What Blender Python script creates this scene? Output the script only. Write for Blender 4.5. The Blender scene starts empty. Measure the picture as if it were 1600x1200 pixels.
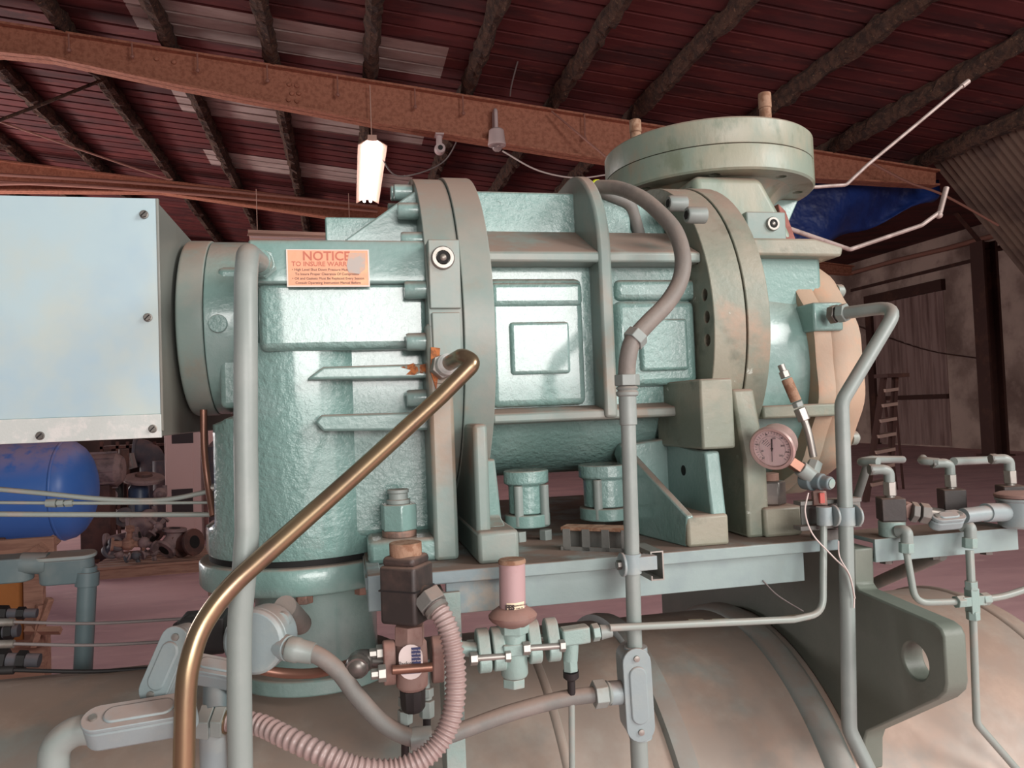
import bpy, math, random
from mathutils import Vector, Matrix
random.seed(7)
scene = bpy.context.scene
col = scene.collection
R = math.radians

# ------------------------------------------------------------ camera
CAM = Vector((0, 0, 1.6)); F = 1200.0
YAW, PITCH, ROLL = R(12.3), R(1.9), R(2.2)
fw = Vector((math.sin(YAW)*math.cos(PITCH), math.cos(YAW)*math.cos(PITCH), math.sin(PITCH)))
rt0 = Vector((math.cos(YAW), -math.sin(YAW), 0)); up0 = rt0.cross(fw)
rt = rt0*math.cos(ROLL) - up0*math.sin(ROLL)
up = up0*math.cos(ROLL) + rt0*math.sin(ROLL)
cd = bpy.data.cameras.new('camera'); cam = bpy.data.objects.new('camera', cd); col.objects.link(cam)
cd.sensor_width = 36; cd.lens = 36*F/1600; cd.clip_start = .02; cd.clip_end = 200
m = Matrix((rt, up, -fw)).transposed().to_4x4(); m.translation = CAM
cam.matrix_world = m
scene.camera = cam
# ------------------------------------------------------------ light
w = bpy.data.worlds.new('world'); scene.world = w; w.use_nodes = True
w.node_tree.nodes['Background'].inputs[0].default_value = (1.0, .93, .90, 1)
w.node_tree.nodes['Background'].inputs[1].default_value = .14

def area(name, loc, tgt, sx, sy, power, color):
    l = bpy.data.lights.new(name, 'AREA'); l.shape = 'RECTANGLE'; l.size = sx; l.size_y = sy
    l.energy = power; l.color = color
    o = bpy.data.objects.new(name, l); col.objects.link(o); o.location = loc
    o.rotation_euler = (Vector(tgt)-Vector(loc)).to_track_quat('-Z', 'Y').to_euler()
    return o
# daylight as from unseen doors behind the photographer; third lamp is added fill
area('front_light', (0.8, -5.0, 2.6), (0.4, 1.5, 1.6), 3.2, 1.5, 210, (1, .97, .94))
area('front_light', (5.5, -2.8, 4.6), (0.6, 6.0, 0.4), 2.8, 2.8, 420, (1, .96, .93))
area('front_light', (2.0, -4.0, 1.8), (4.0, 14, 5.0), 4.0, 2.6, 80, (1, .93, .90))  # added low fill toward the far roof and hall
# added fill lamp at the far left for floor and right wall
area('left_fill', (-11.5, 17.0, 2.0), (10.0, 13.0, .2), 8.0, 3.0, 1000, (1, .93, .90))
scene.view_settings.view_transform = 'Standard'; scene.view_settings.look = 'None'
scene.view_settings.gamma = 1; scene.view_settings.use_curve_mapping = False
scene.view_settings.exposure = 0.02

# ------------------------------------------------------------ measuring helper: a sight line meets the vertical plane at distance Y
def A(px, py, Y):
    d = fw*F + rt*(px-800) + up*(600-py)
    return CAM + d*(Y/d.y)
def AX(px, py, X):
    d = fw*F + rt*(px-800) + up*(600-py)
    return CAM + d*(X/d.x)
def AZ(px, py, Z=0):
    d = fw*F + rt*(px-800) + up*(600-py)
    return CAM + d*((Z-CAM.z)/d.z)

# ------------------------------------------------------------ materials
def lin(c):
    c = c/255
    return c/12.92 if c <= .04045 else ((c+.055)/1.055)**2.4
def S(r, g, b): return (lin(r), lin(g), lin(b), 1)
MATS = {}
def mat(name, c, rough=.5, metal=0., var=None, dust=None, rust=None, bump=None, emit=None, trans=0, coat=0, grain=None):
    """var=(colour, scale, lo, hi) blotches; dust=(colour, amount) settled on upward faces; rust=(colour, scale, threshold);
    bump=(scale, strength[, distance]); grain=(axis scale xyz)"""
    m = bpy.data.materials.new(name); m.use_nodes = True
    nt = m.node_tree; N = nt.nodes; L = nt.links
    b = N['Principled BSDF']
    b.inputs['Roughness'].default_value = rough; b.inputs['Metallic'].default_value = metal
    if coat: b.inputs['Coat Weight'].default_value = coat; b.inputs['Coat Roughness'].default_value = .12
    if trans: b.inputs['Transmission Weight'].default_value = trans
    tc = N.new('ShaderNodeTexCoord')
    crd = tc.outputs['Object']
    if grain:
        mp = N.new('ShaderNodeMapping'); mp.inputs['Scale'].default_value = grain
        L.new(crd, mp.inputs['Vector']); crd = mp.outputs['Vector']
    def noise(scale, detail=5, rgh=.6):
        n = N.new('ShaderNodeTexNoise'); n.inputs['Scale'].default_value = scale
        n.inputs['Detail'].default_value = detail; n.inputs['Roughness'].default_value = rgh
        L.new(crd, n.inputs['Vector']); return n.outputs['Fac']
    def ramp(src, lo, hi):
        r = N.new('ShaderNodeMapRange'); r.interpolation_type = 'SMOOTHSTEP'
        r.inputs['From Min'].default_value = lo; r.inputs['From Max'].default_value = hi
        L.new(src, r.inputs['Value']); return r.outputs['Result']
    def mix(fac, a, bcol):
        x = N.new('ShaderNodeMix'); x.data_type = 'RGBA'
        L.new(fac, x.inputs['Factor'])
        if isinstance(a, tuple): x.inputs['A'].default_value = a
        else: L.new(a, x.inputs['A'])
        x.inputs['B'].default_value = bcol
        return x.outputs['Result']
    def mul(a, bsrc):
        x = N.new('ShaderNodeMath'); x.operation = 'MULTIPLY'; L.new(a, x.inputs[0])
        if isinstance(bsrc, float): x.inputs[1].default_value = bsrc
        else: L.new(bsrc, x.inputs[1])
        return x.outputs[0]
    cur = c; rsrc = None
    if var:
        vs = var if isinstance(var, list) else [var]
        for v in vs: cur = mix(ramp(noise(v[1]), v[2], v[3]), cur, v[0])
    if dust:
        g = N.new('ShaderNodeNewGeometry'); s = N.new('ShaderNodeSeparateXYZ'); L.new(g.outputs['Normal'], s.inputs[0])
        f = mul(mul(ramp(s.outputs['Z'], .25, .9), ramp(noise(9), .25, .55)), float(dust[1]))
        cur = mix(f, cur, dust[0]); rsrc = f
    if rust:
        f = ramp(noise(rust[1], 8, .7), rust[2], rust[2]+.06)
        cur = mix(f, cur, rust[0]); rsrc = f if rsrc is None else rsrc
    if isinstance(cur, tuple): b.inputs['Base Color'].default_value = cur
    else: L.new(cur, b.inputs['Base Color'])
    if rsrc is not None:
        r = N.new('ShaderNodeMapRange'); r.inputs['To Min'].default_value = rough; r.inputs['To Max'].default_value = min(1, rough+.45)
        L.new(rsrc, r.inputs['Value']); L.new(r.outputs['Result'], b.inputs['Roughness'])
    if bump:
        bs = bump if isinstance(bump, list) else [bump]
        prev = None
        for bb in bs:
            n = N.new('ShaderNodeBump'); n.inputs['Strength'].default_value = bb[1]
            n.inputs['Distance'].default_value = bb[2] if len(bb) > 2 else .002
            L.new(noise(bb[0], 3), n.inputs['Height'])
            if prev: L.new(prev, n.inputs['Normal'])
            prev = n.outputs['Normal']
        L.new(prev, b.inputs['Normal'])
    if emit:
        b.inputs['Emission Color'].default_value = emit[0]; b.inputs['Emission Strength'].default_value = emit[1]
    MATS[name] = m
    return m

DUST = S(150, 122, 108)
TEAL = S(124, 156, 150)
M_teal = mat('teal enamel', TEAL, .32, coat=.5, var=[(S(140, 166, 162), 5, .42, .68), (S(112, 142, 136), 14, .5, .75)], dust=(DUST, .8), bump=[(110, .35, .003), (18, .15, .004)])
M_teal_rough = mat('teal cast enamel', S(122, 156, 150), .3, coat=1.0, var=[(S(140, 168, 164), 6, .4, .7)], dust=(DUST, .75), bump=[(85, .9, .004), (20, .3, .006)])
M_flange = mat('dull teal flange', S(128, 146, 140), .42, var=[(S(146, 150, 142), 8, .4, .65), (S(150, 132, 114), 5, .55, .72)], dust=(DUST, .85), bump=[(60, .2, .002)])
M_wornfl = mat('worn olive flange', S(126, 134, 120), .45, var=[(S(146, 144, 128), 7, .42, .62), (S(112, 116, 102), 13, .55, .7), (S(160, 138, 118), 6, .58, .74)], dust=(DUST, .8), rust=(S(190, 196, 186), 30, .64), bump=[(70, .3, .003)])
M_disc = mat('weathered flange', S(132, 146, 132), .42, var=[(S(152, 152, 134), 9, .42, .62), (S(166, 134, 110), 7, .56, .72), (S(118, 128, 110), 16, .55, .7)], dust=(DUST, .7), rust=(S(128, 74, 52), 20, .76), bump=[(60, .25, .003)], grain=(1, 1, .5))
M_tan = mat('tan dusty cover', S(178, 152, 130), .6, var=[(S(160, 154, 138), 6, .45, .65), (S(190, 152, 126), 12, .5, .7)], bump=[(50, .3, .003)])
M_boxfront = mat('pale blue sheet', S(170, 194, 200), .38, var=[(S(180, 192, 186), 4, .4, .65), (S(160, 186, 198), 3, .5, .7)], bump=[(6, .12, .004)])
M_boxside = mat('shaded sheet side', S(128, 132, 126), .35, var=[(S(118, 116, 108), 4, .45, .65)], bump=[(60, .1)])  # side's shade put into the colour, darker than the front cover
M_galv = mat('dusty galvanized trim', S(186, 192, 188), .45, var=[(S(202, 202, 198), 40, .45, .6)], bump=[(300, .25, .001)])
M_conduit = mat('grey green conduit', S(138, 148, 144), .42, var=[(S(150, 158, 154), 7, .45, .65), (S(132, 130, 120), 12, .58, .75)], dust=(DUST, .6), bump=[(80, .12)])
M_conduit_d = mat('dark grey conduit', S(112, 112, 108), .6, var=[(S(132, 124, 118), 10, .45, .7)], dust=(DUST, .7), bump=[(90, .3)])
M_rubber = mat('grey rubber hose', S(122, 116, 110), .6, var=[(S(136, 128, 120), 12, .45, .65)], dust=(DUST, .5), bump=[(120, .3)])
M_conbox = mat('blue grey conduit body', S(142, 156, 158), .42, var=[(S(156, 164, 160), 9, .45, .65)], dust=(S(152, 128, 118), .85), bump=[(90, .2)])
M_tube = mat('small painted tube', S(146, 156, 150), .35, var=[(S(160, 156, 148), 20, .5, .7)], dust=(DUST, .5))
M_brass = mat('dull brass tube', S(158, 136, 108), .3, metal=.85, var=[(S(132, 108, 94), 6, .45, .65), (S(176, 156, 120), 9, .55, .75)], bump=[(40, .08)])
M_copper = mat('dirty copper tube', S(128, 92, 78), .4, metal=.6, var=[(S(150, 106, 88), 10, .45, .65)])
M_steel = mat('bare steel', S(156, 152, 146), .4, metal=.6, var=[(S(136, 130, 122), 20, .5, .7)])
M_dulltube = mat('dull steel tube', S(168, 152, 146), .5, metal=.2, var=[(S(140, 124, 118), 18, .45, .65)])
M_steel_d = mat('dark steel', S(104, 100, 96), .35, metal=.6, var=[(S(130, 120, 112), 15, .5, .7)])
M_rustnut = mat('rusty nut', S(150, 118, 104), .6, metal=.2, var=[(S(120, 100, 90), 40, .45, .6)], bump=[(150, .4)])
M_pinkflex = mat('pink dusted metal hose', S(156, 136, 132), .36, var=[(S(166, 148, 144), 14, .45, .65)], dust=(S(160, 128, 122), .7))
M_black = mat('black bakelite', S(52, 46, 44), .5, var=[(S(84, 68, 62), 12, .45, .7)], dust=(S(122, 96, 84), .95), bump=[(60, .2)])
M_rustcap = mat('rusty cap', S(156, 124, 102), .85, var=[(S(132, 96, 74), 60, .45, .6)], bump=[(160, .6)])
M_dusttool = mat('dust covered valve', S(138, 112, 104), .7, var=[(S(120, 88, 80), 20, .45, .65)], dust=(S(166, 126, 114), .8))
M_pinkcap = mat('pinkish cap', S(178, 148, 148), .55, var=[(S(160, 122, 120), 10, .45, .65)], dust=(S(160, 118, 108), .7))
M_valve = mat('teal valve casting', S(140, 164, 158), .4, var=[(S(152, 160, 154), 12, .45, .65)], dust=(S(158, 138, 126), .8), bump=[(140, .35, .002)])
M_rail = mat('base frame paint', S(142, 160, 158), .42, var=[(S(124, 140, 144), 5, .45, .65), (S(160, 150, 138), 9, .58, .74)], dust=(S(126, 104, 92), 1.0), rust=(S(176, 184, 176), 30, .70), bump=[(80, .2)])
M_vessel = mat('dusty vessel', S(164, 156, 146), .38, var=[(S(178, 154, 138), 3.5, .42, .62), (S(140, 142, 136), 5, .5, .68)], dust=(S(140, 118, 106), .6), bump=[(40, .15)])
M_saddle = mat('green grey saddle', S(108, 116, 106), .5, var=[(S(116, 122, 112), 5, .45, .65)], bump=[(90, .2)])
M_black_hole = mat('dark recess', S(18, 17, 16), .8)  # near-black for the shade inside sockets, bores and slots, and for the gasket
M_notice = mat('faded orange placard', S(226, 158, 122), .45, var=[(S(168, 172, 172), 13, .56, .64), (S(236, 176, 130), 30, .5, .7)], bump=[(120, .4, .001)])
M_notice_rim = mat('placard rim', S(222, 206, 196), .5)
M_ink = mat('faded red ink', S(190, 108, 86), .6)
M_ink_dark = mat('black ink', S(60, 48, 46), .6)
M_white = mat('white enamel', S(214, 200, 196), .5)
M_cream = mat('cream label', S(236, 216, 186), .6)
M_blue_lab = mat('navy label', S(44, 50, 92), .5)
M_dial = mat('pink dial', S(250, 226, 224), .5)
M_bezel = mat('gauge bezel', S(192, 166, 160), .3, metal=.5, dust=(S(170, 136, 128), .6))
M_glass = mat('clear glass', (1, 1, 1, 1), .02, trans=1)
M_yellow = mat('yellow tape', S(206, 214, 40), .5)
M_red = mat('red tape', S(176, 84, 76), .6)
M_rustpatch = mat('bare rust', S(184, 112, 66), .9, var=[(S(136, 84, 56), 120, .4, .6), (S(140, 146, 136), 90, .56, .62)], bump=[(200, .6)])
M_rustred = mat('red primer patch', S(150, 92, 82), .7, var=[(S(130, 76, 66), 30, .4, .6)])
# building
M_roof = mat('red brown roof sheet', S(100, 42, 42), .8, var=[(S(70, 32, 34), .7, .4, .65), (S(124, 64, 56), 2.2, .55, .75)], grain=(1, 3, 1))
M_sky = mat('faded fibreglass panel', S(176, 158, 152), .7, var=[(S(156, 136, 130), 1.5, .4, .65)], grain=(1, 3, 1))
M_purlin = mat('fuzzy brown purlin', S(84, 60, 48), .95, var=[(S(56, 40, 34), 9, .42, .62), (S(136, 106, 82), 22, .6, .72)], bump=[(25, .9, .05)])
M_rafter = mat('rust primer steel', S(178, 118, 94), .75, var=[(S(156, 98, 76), 16, .42, .62), (S(192, 130, 104), 34, .55, .72)], bump=[(30, .3, .01)])
M_floor = mat('pink dusty concrete', S(222, 178, 180), .75, var=[(S(206, 162, 166), .8, .4, .65), (S(232, 194, 192), 2.5, .55, .75)], bump=[(4, .2, .02)], grain=(1, 2.5, 1))
M_wall = mat('dusty painted wall', S(198, 172, 160), .85, var=[(S(126, 102, 94), .5, .4, .65), (S(158, 134, 124), 2, .55, .75)], bump=[(6, .3, .02)])
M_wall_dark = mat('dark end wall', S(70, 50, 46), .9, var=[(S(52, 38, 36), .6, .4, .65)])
M_woodpanel = mat('grey pink door sheet', S(160, 132, 126), .7, var=[(S(132, 104, 98), 1.2, .42, .66)], grain=(4, 4, .4))
M_brownpaint = mat('dark brown paint', S(72, 44, 38), .7, var=[(S(94, 60, 48), 2, .5, .7)])
M_steelsheet = mat('brown corrugated cladding', S(108, 88, 76), .8, var=[(S(88, 70, 62), 1.4, .42, .64)])
M_tarp = mat('blue tarp', S(30, 58, 128), .45, var=[(S(24, 44, 104), 1.2, .4, .6), (S(80, 96, 146), 2.2, .6, .75)], bump=[(2.5, .6, .08)])
M_pinkpipe = mat('pinkish painted pipe', S(160, 112, 98), .6)
M_emit = mat('lit fluorescent tube', S(255, 246, 240), .5, emit=((1, .93, .90, 1), 22))
M_fixt = mat('fixture enamel', S(206, 168, 152), .6)
M_cam = mat('camera housing', S(206, 186, 184), .5)
M_bluetank = mat('blue tank paint', S(70, 122, 206), .38, var=[(S(84, 128, 204), 2, .45, .65)], dust=(S(178, 152, 176), .8), rust=(S(80, 60, 60), 7, .8), bump=[(20, .08)])
M_scrap = mat('dusty scrap casting', S(146, 122, 120), .8, var=[(S(100, 84, 84), 6, .42, .65)], dust=(S(152, 122, 116), .6))
M_scrap2 = mat('slate scrap casting', S(86, 88, 96), .7, var=[(S(106, 98, 100), 6, .42, .65)], dust=(S(140, 116, 114), .6))
M_scrap3 = mat('brown scrap casting', S(98, 66, 58), .8, var=[(S(76, 54, 50), 6, .42, .65)], dust=(S(140, 108, 100), .6))
M_wood = mat('pale pallet wood', S(164, 124, 106), .85, var=[(S(140, 102, 88), 4, .42, .65)], grain=(1, 8, 8))
M_orange = mat('orange brown board', S(170, 108, 56), .8, var=[(S(150, 92, 48), 4, .42, .65)])
M_cabinet = mat('pinkish cabinet', S(204, 168, 164), .6)
M_vent = mat('cabinet vent', S(58, 46, 48), .7)
M_alu = mat('dusty aluminium ladder', S(178, 150, 138), .5, metal=.3)
M_teal_pipe = mat('slate conduit', S(104, 122, 126), .45, var=[(S(122, 134, 134), 8, .45, .65)], dust=(S(140, 122, 114), .7))
M_cable = mat('grey cable', S(120, 112, 110), .6)
M_wire_w = mat('white wire', S(210, 196, 190), .6)
M_blk = mat('black rubber', S(34, 31, 31), .6)

# ------------------------------------------------------------ geometry helpers
def frame(axis):
    a = Vector(axis).normalized()
    h = Vector((0, 0, 1)) if abs(a.z) < .9 else Vector((1, 0, 0))
    u = h.cross(a).normalized(); v = a.cross(u)
    return u, v, a
def fillet(pts, rad, seg=6):
    pts = [Vector(p) for p in pts]; out = [pts[0]]
    for i in range(1, len(pts)-1):
        p, a, b = pts[i], pts[i-1], pts[i+1]
        da, db = (a-p), (b-p); la, lb = da.length, db.length
        da.normalize(); db.normalize()
        ang = da.angle(db, math.pi)
        t = min(rad/max(math.tan(ang/2), .05), la*.49, lb*.49)
        s, e = p+da*t, p+db*t
        for k in range(seg+1):
            q = k/seg; out.append(s*(1-q)**2 + p*2*q*(1-q) + e*q*q)
    out.append(pts[-1]); return out
def spline(pts, k=8):
    pts = [Vector(p) for p in pts]
    P = [pts[0]*2-pts[1]] + pts + [pts[-1]*2-pts[-2]]; out = []
    for i in range(1, len(P)-2):
        a, b, c, d = P[i-1:i+3]
        for j in range(k):
            t = j/k
            out.append(.5*((2*b) + (c-a)*t + (2*a-5*b+4*c-d)*t*t + (3*b-a-3*c+d)*t**3))
    out.append(pts[-1]); return out
class MB:
    def __init__(s): s.v = []; s.f = []
    def add(s, vs, fs):
        n = len(s.v); s.v += [Vector(p) for p in vs]; s.f += [[i+n for i in f] for f in fs]; return s
    def box(s, x0, x1, y0, y1, z0, z1):
        return s.add([(x, y, z) for x in (x0, x1) for y in (y0, y1) for z in (z0, z1)],
                     [(0, 1, 3, 2), (4, 6, 7, 5), (0, 4, 5, 1), (2, 3, 7, 6), (0, 2, 6, 4), (1, 5, 7, 3)])
    def obox(s, c, ax, ay, az, hx, hy, hz):
        c, ax, ay, az = map(Vector, (c, ax, ay, az))
        return s.add([c+ax*i*hx+ay*j*hy+az*k*hz for i in (-1, 1) for j in (-1, 1) for k in (-1, 1)],
                     [(0, 1, 3, 2), (4, 6, 7, 5), (0, 4, 5, 1), (2, 3, 7, 6), (0, 2, 6, 4), (1, 5, 7, 3)])
    def prism(s, poly, axis, a0, a1):
        def mk(p, a): return (a, p[0], p[1]) if axis == 'x' else (p[0], a, p[1]) if axis == 'y' else (p[0], p[1], a)
        n = len(poly)
        return s.add([mk(p, a0) for p in poly]+[mk(p, a1) for p in poly],
                     [list(range(n))[::-1], list(range(n, 2*n))]+[(i, (i+1) % n, n+(i+1) % n, n+i) for i in range(n)])
    def loft(s, r0, r1):
        n = len(r0)
        return s.add(list(r0)+list(r1), [list(range(n))[::-1], list(range(n, 2*n))]+[(i, (i+1) % n, n+(i+1) % n, n+i) for i in range(n)])
    def lathe(s, prof, o, axis, n=32, ph=0., amp=None):
        u, v, a = frame(axis); o = Vector(o); vs = []; fs = []; k = len(prof)
        for (r, t) in prof:
            for i in range(n):
                th = 2*math.pi*i/n+ph; rr = r*(amp(th) if amp else 1)
                vs.append(o+a*t+(u*math.cos(th)+v*math.sin(th))*rr)
        for j in range(k-1):
            for i in range(n):
                i2 = (i+1) % n; fs.append((j*n+i, j*n+i2, (j+1)*n+i2, (j+1)*n+i))
        fs.append(list(range(n))[::-1]); fs.append([(k-1)*n+i for i in range(n)])
        return s.add(vs, fs)
    def cyl(s, p0, p1, r, n=20, r1=None, ph=0.):
        p0, p1 = Vector(p0), Vector(p1)
        return s.lathe([(r, 0), (r if r1 is None else r1, (p1-p0).length)], p0, p1-p0, n, ph)
    def hex(s, p0, p1, r, ph=.3): return s.cyl(p0, p1, r, 6, None, ph)
    def tube(s, path, r, n=14):
        path = [Vector(p) for p in path]; k = len(path); vs = []; fs = []
        t = (path[1]-path[0]).normalized(); u, v, _ = frame(t)
        for i, p in enumerate(path):
            t2 = (path[min(i+1, k-1)]-path[max(i-1, 0)]).normalized()
            q = t.rotation_difference(t2); u = q @ u; v = q @ v; t = t2
            rr = r[i] if isinstance(r, list) else r
            for j in range(n):
                th = 2*math.pi*j/n; vs.append(p+(u*math.cos(th)+v*math.sin(th))*rr)
        for i in range(k-1):
            for j in range(n):
                j2 = (j+1) % n; fs.append((i*n+j, i*n+j2, (i+1)*n+j2, (i+1)*n+j))
        fs.append(list(range(n))[::-1]); fs.append([(k-1)*n+j for j in range(n)])
        return s.add(vs, fs)
    def sphere(s, c, rx, ry=None, rz=None, n=16):
        ry = ry or rx; rz = rz or rx; c = Vector(c); vs = []; fs = []; k = n//2
        for i in range(k+1):
            ph = math.pi*i/k; ph = min(max(ph, .02), math.pi-.02)
            for j in range(n):
                th = 2*math.pi*j/n
                vs.append(c+Vector((rx*math.sin(ph)*math.cos(th), ry*math.sin(ph)*math.sin(th), rz*math.cos(ph))))
        for i in range(k):
            for j in range(n):
                j2 = (j+1) % n; fs.append((i*n+j, (i+1)*n+j, (i+1)*n+j2, i*n+j2))
        return s.add(vs, fs)
    def capsule_plate(s, c, d, nrm, half, rad, t0, t1, n=10):
        """flat stadium shape: long axis d, normal nrm, from t0 to t1 along the normal"""
        c, d, nrm = Vector(c), Vector(d).normalized(), Vector(nrm).normalized(); e = nrm.cross(d).normalized(); ring = []
        for i in range(n+1):
            a = -math.pi/2+math.pi*i/n; ring.append(d*(half+rad*math.cos(a))+e*rad*math.sin(a))
        for i in range(n+1):
            a = math.pi/2+math.pi*i/n; ring.append(d*(-half+rad*math.cos(a))+e*rad*math.sin(a))
        return s.loft([c+p+nrm*t0 for p in ring], [c+p+nrm*t1 for p in ring])
    def build(s, name, material, parent=None, bevel=0., ang=38, flat=False, label=None, cat=None, group=None, kind=None, seg=2):
        if parent is not None: org = ORG[parent.name]
        else:
            xs = [p.x for p in s.v]; ys = [p.y for p in s.v]; zs = [p.z for p in s.v]
            org = Vector(((min(xs)+max(xs))/2, (min(ys)+max(ys))/2, min(zs)))
        me = bpy.data.meshes.new(name); me.from_pydata([tuple(p-org) for p in s.v], [], s.f); me.update()
        import bmesh
        b = bmesh.new(); b.from_mesh(me); bmesh.ops.recalc_face_normals(b, faces=b.faces); b.to_mesh(me); b.free()
        o = bpy.data.objects.new(name, me); col.objects.link(o)
        if isinstance(material, (list, tuple)):
            for mm in material: me.materials.append(mm)
        else: me.materials.append(material)
        if not flat:
            me.shade_smooth(); me.set_sharp_from_angle(angle=R(ang))
        if bevel:
            md = o.modifiers.new('bevel', 'BEVEL'); md.width = bevel; md.segments = seg; md.limit_method = 'ANGLE'; md.angle_limit = R(ang); md.harden_normals = False
        if parent is not None: o.parent = parent
        else: o.location = org
        ORG[o.name] = org
        tag(o, label, cat, group, kind)
        return o
ORG = {}
def tag(o, label=None, cat=None, group=None, kind=None):
    if label: o['label'] = label
    if cat: o['category'] = cat
    if group: o['group'] = group
    if kind: o['kind'] = kind
    return o
def thing(name, label, cat, org, group=None, kind=None):
    o = bpy.data.objects.new(name, None); col.objects.link(o); o.location = Vector(org); o.empty_display_size = .1
    ORG[o.name] = Vector(org); return tag(o, label, cat, group, kind)
def cut(o, cutter):
    """real holes: boolean evaluated at once, the cutter removed"""
    c = cutter.build('cutter', M_black_hole); c.location = ORG[c.name]
    wl = ORG[o.name]
    if o.parent: c.location = ORG[c.name]-wl; c.parent = o.parent
    for md in list(o.modifiers): pass
    b = o.modifiers.new('holes', 'BOOLEAN'); b.operation = 'DIFFERENCE'; b.object = c; b.solver = 'EXACT'
    if len(o.modifiers) > 1: o.modifiers.move(len(o.modifiers)-1, 0)
    bevs = [x for x in o.modifiers if x.type == 'BEVEL']
    for x in bevs: x.show_viewport = False
    bpy.context.view_layer.update()
    dg = bpy.context.evaluated_depsgraph_get()
    me = bpy.data.meshes.new_from_object(o.evaluated_get(dg)); me.name = o.data.name
    o.modifiers.remove(b); o.data = me
    for x in bevs: x.show_viewport = True
    me.set_sharp_from_angle(angle=R(38))
    bpy.data.objects.remove(c)
def text(s, size, material, parent, origin, xdir=(1, 0, 0), zdir=(0, 0, 1), name='lettering', align='CENTER', depth=.0002, bold=0.):
    cu = bpy.data.curves.new('t', 'FONT'); cu.body = s; cu.size = size; cu.align_x = align; cu.align_y = 'CENTER'; cu.extrude = depth; cu.offset = bold
    cu.resolution_u = 3
    t = bpy.data.objects.new('t', cu); col.objects.link(t)
    bpy.context.view_layer.update(); dg = bpy.context.evaluated_depsgraph_get()
    me = bpy.data.meshes.new_from_object(t.evaluated_get(dg)); bpy.data.objects.remove(t)
    x = Vector(xdir).normalized(); z = Vector(zdir); z = (z-x*z.dot(x)).normalized(); n = x.cross(z)
    mt = Matrix((x, z, n)).transposed().to_4x4(); mt.translation = Vector(origin)-ORG[parent.name]
    me.transform(mt); me.materials.clear(); me.materials.append(material); me.name = name
    o = bpy.data.objects.new(name, me); col.objects.link(o); o.parent = parent; ORG[o.name] = ORG[parent.name]
    return o
def pipe_thing(name, path, r, material, label, cat='pipe', n=14, group=None):
    return MB().tube(path, r, n).build(name, material, label=label, cat=cat, group=group, ang=50)
def arc(cy, cz, r, a0, a1, n):
    return [(cy+r*math.cos(R(a0+(a1-a0)*i/n)), cz+r*math.sin(R(a0+(a1-a0)*i/n))) for i in range(n+1)]

# ============================================================ THE BUILDING
g = [(-16, -6), (24, -6), (24, 27), (-16, 27)]
MB().prism(g, 'z', -.1, 0).build('floor', M_floor, kind='structure', label='pink dusty concrete floor')
# --- roof: plane through the first rafter's top edge, running along Y
p1, p2 = A(270, 80, 11), A(970, 190, 11)
RS = (p2.z-p1.z)/(p2.x-p1.x)
def roofz(x): return p1.z+RS*(x-p1.x)
XE = A(1458, 258, 11).x; XL = -12.0
ceiling = thing('ceiling', 'dark red ribbed metal roof on fuzzy purlins', None, (0, 11, 0), kind='structure')
sl = Vector((1, 0, RS)).normalized(); nn = Vector((-sl.z, 0, sl.x))
UP = .26                                            # sheets lie on the purlins
def sheet(x0, x1, y0, n, pitch):
    b = MB(); prof = []
    for i in range(n):
        y = y0+i*pitch
        prof += [(y, 0), (y+pitch*.40, .004), (y+pitch*.80, 0), (y+pitch*.84, .045), (y+pitch*.97, .045)]
    prof.append((y0+n*pitch, 0))
    vs = []
    for (y, h) in prof:
        for x in (x0, x1):
            vs.append(Vector((x, y, roofz(x)+UP))+nn*h)
    k = len(prof); v2 = [p+nn*.006 for p in vs]
    fs = [(2*i, 2*i+1, 2*i+3, 2*i+2) for i in range(k-1)]
    m = 2*k
    fs += [(m+2*i, m+2*i+2, m+2*i+3, m+2*i+1) for i in range(k-1)]
    b.add(vs+v2, fs); return b
pitch = .32; wsh = pitch*3
sx0, sx1 = A(215, 70, 11).x, A(690, 140, 11).x
y = 3.4; row = 0
while y < 26:
    sky = row in (7, 10, 13)
    if sky:
        sheet(XL, sx0, y, 3, pitch).build('roof_sheet', M_roof, ceiling, flat=True)
        sheet(sx0, sx1, y, 3, pitch).build('skylight_sheet', M_sky, ceiling, flat=True, label='faded translucent skylight sheet')
        sheet(sx1, XE, y, 3, pitch).build('roof_sheet', M_roof, ceiling, flat=True)
    else:
        sheet(XL, XE, y, 3, pitch).build('roof_sheet', M_roof, ceiling, flat=True)
    y += wsh; row += 1
pxs = [(100, 53), (265, 79), (425, 105), (578, 130), (730, 152), (865, 173), (990, 192), (1150, 215), (1300, 237), (1440, 257)]
pX = [A(a, b, 11).x for a, b in pxs]; dX = (pX[-1]-pX[0])/9
pX = [pX[0]-dX*k for k in (5, 4, 3, 2, 1)]+pX
rr = random.Random(3)
for x in pX:
    b = MB(); vs = []; fs = []; ny = 150; z = roofz(x)
    for i in range(ny):
        yy = 3.6+i*.15
        for j in range(8):
            th = 2*math.pi*j/8+.39
            q = 1+rr.uniform(-.22, .3)
            vs.append((x+.092*math.cos(th)*q*1.1, yy+rr.uniform(-.05, .05), z+.125+.125*math.sin(th)*q*1.05))
    for i in range(ny-1):
        for j in range(8):
            j2 = (j+1) % 8; fs.append((i*8+j, i*8+j2, (i+1)*8+j2, (i+1)*8+j))
    b.add(vs, fs).build('purlin', M_purlin, ceiling, flat=True)
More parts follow.
